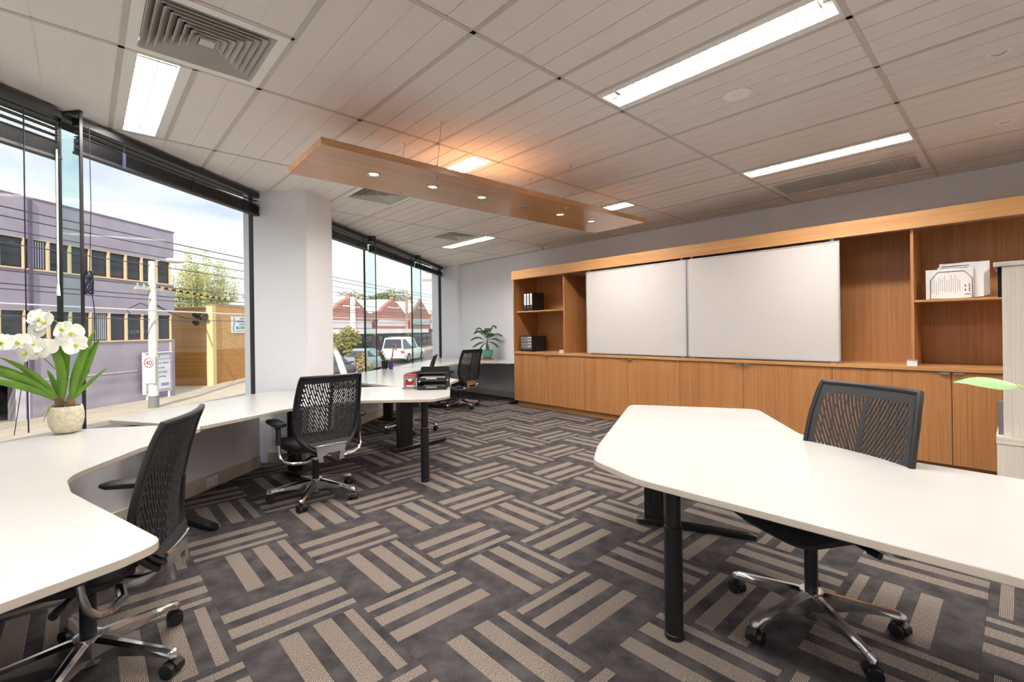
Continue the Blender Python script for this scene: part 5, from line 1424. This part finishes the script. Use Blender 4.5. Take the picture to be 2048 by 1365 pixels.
for lb, x0, d, zt, sd in (('tall bare poplar with pale new leaves, nearest the lilac building', 395, 36, 7.4, 1), ('pale spring poplar left of the brick pier', 430, 38, 6.9, 2), ('slender pale poplar rising over the tan brick wall', 368, 37, 6.4, 3)):
    b = Q(x0, d, GZ); t = thing('poplar', lb, 'tree', b, 0, 'poplars behind the brick wall')
    tr = MB(); f = MB(); rr = random.Random(sd)
    for k in range(26):
        a = rr.uniform(0, 6.28); h = zt*rr.uniform(.6, 1.0); R_ = rr.uniform(.2, 1.55)
        e2 = Vector((b.x + math.cos(a)*R_, b.y + math.sin(a)*R_, h)); st = Vector((b.x, b.y, rr.uniform(-.5, 1.5)))
        pth = bez(st, Vector((b.x + math.cos(a)*R_*.9, b.y + math.sin(a)*R_*.9, h*.5)), e2, 6); tr.tube(pth, [.075, .06, .05, .04, .03, .022, .012], 5)
        for q in pth[2:]: crown(f, q, (.42, .42, .62), 60, .13, rr)
    tr.build('branches', br_, t, smooth=60, weld=False); f.build('foliage', lf_pop, t, smooth=0, weld=False)
for lb, x0, d, z, r, n in (('round olive bush behind the brick wall right of the poplars', 482, 40, 2.9, (1.6, 1.6, 1.1), 1500), ('low olive bush filling in below the poplars', 440, 41, 2.6, (2.4, 1.6, 1.0), 1600), ('pale green tree edge beside the window frame', 520, 40, 3.5, (1.5, 1.5, 1.6), 1200)):
    b = Q(x0, d, GZ); tree('bush', lb, 'bush', b, [(b.x, b.y, GZ), (b.x, b.y, z-.6), (b.x+.1, b.y, z)], [.14, .10, .05], [(Vector((b.x, b.y, z)), r, n)], lf_grn, M['bark'], .22, n, 'bushes behind the brick wall')
# gum tree and shrubs on the near footpath
b = Q(691, 10, GZ+.1); z = lambda y, d: CAMZ + (664.3-y)*d/934.2
tree('gum_tree', 'young white-trunked gum tree outside the second window', 'tree', b, [b, Q(686, 10, z(745, 10)), Q(676, 10, z(715, 10)), Q(666, 10, z(690, 10)), Q(664, 10, z(672, 10))], [.075, .07, .062, .05, .03],
     [(Q(697, 10, z(668, 10)), (.22, .22, .15), 420), (Q(668, 10, z(678, 10)), (.14, .14, .12), 240), (Q(683, 10, z(690, 10)), (.2, .2, .10), 240), (Q(697, 10, z(704, 10)), (.09, .09, .05), 160), (Q(706, 10, z(680, 10)), (.14, .14, .16), 160)], lf_gum, gb, .055, 8)
b = Q(722, 10.5, GZ+.1)
tree('dry_shrub', 'dry straw-coloured shrub outside beside the dark window joint', 'bush', b, [b, Q(722, 10.5, z(740, 10.5)), Q(721, 10.5, z(722, 10.5))], [.03, .025, .015], [(Q(721, 10.5, z(724, 10.5)), (.12, .12, .2), 320), (Q(733, 10.5, z(735, 10.5)), (.12, .12, .10), 200)], plain('straw_leaf', (206, 178, 132), .8, noise=.3, scale=10), M['bark'], .06, 9)

# ---- gabled brick shops further along
rb_ = bricks('red_brick', (182, 124, 112), (166, 108, 98), (190, 150, 138), 3.4)
roof_w = plain('pale_roof', (226, 222, 218), .7, noise=.08, scale=2); fascia = plain('fascia_white', (236, 232, 228), .6); shop = plain('shopfront_dark', (70, 66, 78), .5, noise=.4, scale=1.1)
def gable(label, s0, s1, zeave, zapex, par_white):
    t = ething('gabled_shop', label, 'building', (s0+s1)/2, 0, None, 'gabled brick shops'); g0 = zg((s0+s1)/2); sm = (s0+s1)/2; w_ = s1-s0
    a = ep(s0, 0, 0); ax = Vector((EU.x, EU.y, 0)); an = Vector((EN.x, EN.y, 0))
    MB().vprism([(0, g0-.3), (w_, g0-.3), (w_, zeave), (w_*.62, zapex-.55), (w_*.56, zapex-.5), (w_*.5, zapex), (w_*.44, zapex-.5), (w_*.38, zapex-.55), (0, zeave)], a, ax, (0, 0, 1), an, .35).build('gable_wall', rb_, t, smooth=0)
    for sgn in (0, 1):
        e0, e1 = (0, w_*.5) if not sgn else (w_, w_*.5)
        rf = MB(); p = [ep(s0+e0, .35, zeave-.02), ep(s0+e1, .35, zapex-.35), ep(s0+e1, 12, zapex-.35), ep(s0+e0, 12, zeave-.02)]
        rf.add(p + [q + Vector((0, 0, .12)) for q in p], [(0, 3, 2, 1), (4, 5, 6, 7), (0, 1, 5, 4), (1, 2, 6, 5), (2, 3, 7, 6), (3, 0, 4, 7)]); rf.build('roof_slope', roof_w, t, smooth=0)
    b_ = MB(); eb(b_, s0+.3, s1-.3, -.06, 0, zeave-.95, zeave-.35); b_.build('sign_band', plain('sign_band', (206, 200, 204), .7), t, smooth=0)
    b_ = MB(); eb(b_, sm-w_*.18, sm+w_*.18, -.05, 0, zapex-1.15, zapex-1.05); b_.build('string_course', fascia, t, smooth=0)
    for e_ in (s0+.15, s1-.15): b_ = MB(); eb(b_, e_-.25, e_+.25, -.08, .3, zeave-.4, zeave+.35); b_.build('corner_pier', rb_, t, smooth=0)
    b_ = MB(); eb(b_, s0, s1, -2.3, .0, 1.12, 1.50); b_.build('awning', fascia if par_white else shop, t, smooth=0)
    b_ = MB(); eb(b_, s0+.1, s1-.1, -.05, -.0, g0, 1.12); b_.build('shopfront', shop, t, smooth=0)
    for k in range(4):
        f_ = MB(); q0 = s0+.4+k*(w_-.6)/4; eb(f_, q0, q0+(w_-.6)/4-.25, -.09, -.05, g0+.4, .85); f_.build('shop_window', darkglass, t, smooth=0)
    if par_white:
        b_ = MB(); eb(b_, sm-.35, sm+.05, -.3, -.05, zeave-1.0, zapex-.35); b_.build('flue', fascia, t, smooth=0) if s0 < 16 else None
    return t
gable('nearest red brick gable with a white flue, seen left of the dark window joint', 13.2, 21.2, 2.55, 4.45, True)
gable('middle red brick gable between the glass fins', 22.0, 30.4, 2.75, 4.75, True)
gable('farthest red brick gable, partly behind the white pole', 31.5, 38.5, 3.0, 5.1, False)
b_ = MB(); eb(b_, 26, 36, 6, 14, 3.2, 5.0); o = b_.build('tiled_roof', plain('orange_tiles', (206, 150, 126), .8, noise=.1, scale=3), smooth=0); tag(o, 'orange tiled roof showing above the middle gable', 'roof')
b_ = MB(); eb(b_, 39, 52, 0, 10, zg(40)-.3, 3.9); o = b_.build('far_building', plain('far_cream', (220, 206, 192), .8, noise=.1, scale=1), smooth=0); tag(o, 'cream building at the end of the street behind the white pole', 'building')
for x0, z_, w_, sd in ((706, 5.2, 1.9, 31), (806-40, 5.4, 1.2, 32), (790, 5.6, 1.6, 33)):
    b = Q(x0, 62, GZ); tree('distant_tree', ['distant tree crown behind the nearest gable', 'distant tree crown left of the middle gable', 'distant tree crown above the middle gable roof'][sd-31], 'tree', b, [(b.x, b.y, GZ), (b.x, b.y, 3), (b.x, b.y, z_)], [.3, .25, .15], [(Vector((b.x, b.y, z_)), (w_*1.5, w_*1.5, w_*.75), 900)], lf_grn, M['bark'], .3, sd, 'distant trees')
# small rooftop and street poles
def spole(label, base, z1, r, mat, arms):
    t = thing('utility_pole', label, 'power pole', base); MB().cyl(base, (base.x, base.y, z1), r, r*.75, n=12).build('shaft', mat, t)
    for zz, L in arms: MB().obox((base.x, base.y), (rgt.x, rgt.y), L, .06, zz, zz+.10).build('cross_arm', plain('arm_wood', (190, 170, 160), .8), t, smooth=0)
    return t
pw = plain('pole_white', (236, 234, 232), .7, noise=.05, scale=3)
b = Q(873, 19, GZ+.25); pt_ = spole('thick white pole close outside the end of the window wall', b, 5.6, .13, pw, [(CAMZ+(661-562)*19/934, .55), (CAMZ+(661-545)*19/934, .4)])
b = Q(814, 47, GZ+.7); spole('timber power pole in front of the middle gable', b, CAMZ+(661-590)*47/934, .16, plain('pole_timber', (176, 146, 130), .9), [(CAMZ+(661-605)*47/934, .7), (CAMZ+(661-614)*47/934, .9)])

# ---- parked cars
tyre = plain('tyre', (34, 34, 38), .8); cg = plain('car_glass', (58, 66, 78), .08); tl = plain('tail_light', (214, 44, 60), .3); hl = plain('head_light', (226, 228, 232), .2); plate_m = plain('number_plate', (220, 222, 220), .5)
def car(label, s, n, heading, paint, L, Wd2, Ht, suv, group='parked cars'):
    """x forward; section lofted along the length"""
    p = ep(s, n, zg(s)-.118); t = thing('car', label, 'car', p, EA + heading, group); h = Wd2/2
    Bm = lambda mb, nm, m, par=None, sm=30: mb.build(nm, m, par or t, world=False, smooth=sm)
    prof = [(-L/2, .45, .78, .86), (-L/2+.06, .32, .95, .95), (-L*.36, .24, 1.00 if suv else .98, 1), (-L*.1, .22, 1.0 if suv else .93, 1), (L*.2, .22, 1.0 if suv else .90, 1), (L*.36, .24, .96 if suv else .80, .98), (L/2-.08, .30, .88 if suv else .70, .93), (L/2, .42, .72 if suv else .58, .84)]
    rings = []
    for x, z0, z1, k in prof:
        w_ = h*k; rings.append([(x, -w_*.94, z0), (x, w_*.94, z0), (x, w_, z0+(z1-z0)*.35), (x, w_, z0+(z1-z0)*.75), (x, w_*.90, z1), (x, -w_*.90, z1), (x, -w_, z0+(z1-z0)*.75), (x, -w_, z0+(z1-z0)*.35)])
    Bm(MB().loft(rings), 'body', paint)
    if suv: cab = [(-L/2+.10, .98, .82), (-L/2+.32, Ht-.06, .70), (-L*.1, Ht, .72), (L*.06, Ht-.05, .70), (L*.24, 1.0, .80)]
    else: cab = [(-L*.40, .94, .78), (-L*.25, Ht-.10, .64), (-L*.08, Ht, .66), (L*.06, Ht-.06, .65), (L*.25, .90, .76)]
    rings = []
    for x, z1, k in cab:
        zb = .94 if suv else .88; w_ = h*k
        rings.append([(x, -h*.86, zb-.04), (x, h*.86, zb-.04), (x, w_, z1), (x, -w_, z1)])
    Bm(MB().loft(rings), 'cabin', paint)
    g = MB()
    for sg in (-1, 1):
        pts = [(cab[i][0], sg*(h*.86 + (h*cab[i][2]-h*.86)*f_)*1.008, (.94 if suv else .88) + (cab[i][1]-(.94 if suv else .88))*f_) for i, f_ in ((1, .10), (1, .86), (2, .86), (3, .86), (4, .10))]
        pts = [((cab[0][0]+cab[1][0])/2 if j == 0 else x, y, z_) for j, (x, y, z_) in enumerate(pts)]
        pts[-1] = ((cab[3][0]+cab[4][0])/2+.1, pts[-1][1], pts[-1][2]); g.add(pts, [tuple(range(5)) if sg < 0 else tuple(range(5))[::-1]])
    Bm(g, 'side_glass', cg, None, 0)
    def qg(a, b, nm):
        (xa, za, ka), (xb, zb, kb) = a, b; nrm = Vector((zb-za, 0, xa-xb)).normalized()*.012
        if nrm.z < 0: nrm = -nrm
        q = lambda u, v: Vector((xa+(xb-xa)*u, (h*.86 + (h*kb-h*.86)*u)*v*.86, za+(zb-za)*u)) + nrm
        Bm(MB().add([q(.12, -1), q(.12, 1), q(.88, 1), q(.88, -1)], [(0, 1, 2, 3)]), nm, cg, None, 0)
    qg(cab[0], cab[1], 'rear_window'); qg(cab[4], cab[3], 'windscreen')
    r_ = .36 if suv else .31
    for x in (-L*.31, L*.31):
        for sg in (-1, 1):
            w_ = Bm(MB().cyl((x, sg*h*.80, r_), (x, sg*h*1.005, r_), r_, n=22), 'wheel', tyre); Bm(MB().cyl((x, sg*h*.98, r_), (x, sg*h*1.015, r_), r_*.6, n=14), 'hubcap', M['alu'], w_)
    for sg in (-1, 1):
        Bm(MB().cbox(-L/2-.0, -L/2+.14, sg*h*.80-.14, sg*h*.80+.14, .70, .90, .02), 'tail_light', tl)
        Bm(MB().cbox(L/2-.16, L/2-.03, sg*h*.68-.14, sg*h*.68+.14, .58 if not suv else .70, .70 if not suv else .84, .02), 'headlight', hl)
        Bm(MB().cbox(L*.16, L*.22, sg*h*.98-.08, sg*h*.98+.08, .94, 1.05, .02), 'mirror', paint)
    Bm(MB().cbox(-L/2-.05, -L/2+.12, -h*.9, h*.9, .36, .56, .03), 'rear_bumper', paint); Bm(MB().box(-L/2-.058, -L/2-.05, -.22, .22, .58, .68), 'number_plate', plate_m, None, 0)
    return t
cwhite = plain('car_white', (238, 236, 232), .3, coat=.4); csilver = plain('car_silver', (178, 186, 190), .3, metal=.3, coat=.4); cdark = plain('car_charcoal', (62, 60, 76), .3, coat=.4); cblue = plain('car_bluegrey', (130, 150, 172), .3, coat=.4)
car('charcoal car with red tail light behind the gum tree trunk', 5.2, -4.6, 0, cdark, 4.4, 1.8, 1.45, False)
car('silver hatchback parked between the small flower pots and the gum tree', 10.2, -4.4, 0, csilver, 4.3, 1.8, 1.48, False)
car('white four-wheel drive seen from behind, beyond the silver hatchback', 16.6, -4.6, 0, cwhite, 4.9, 1.95, 1.92, True)
car('blue-grey car on the near side of the street, behind the far chair back', 17.0, -8.6, math.pi, cblue, 4.3, 1.8, 1.46, False)
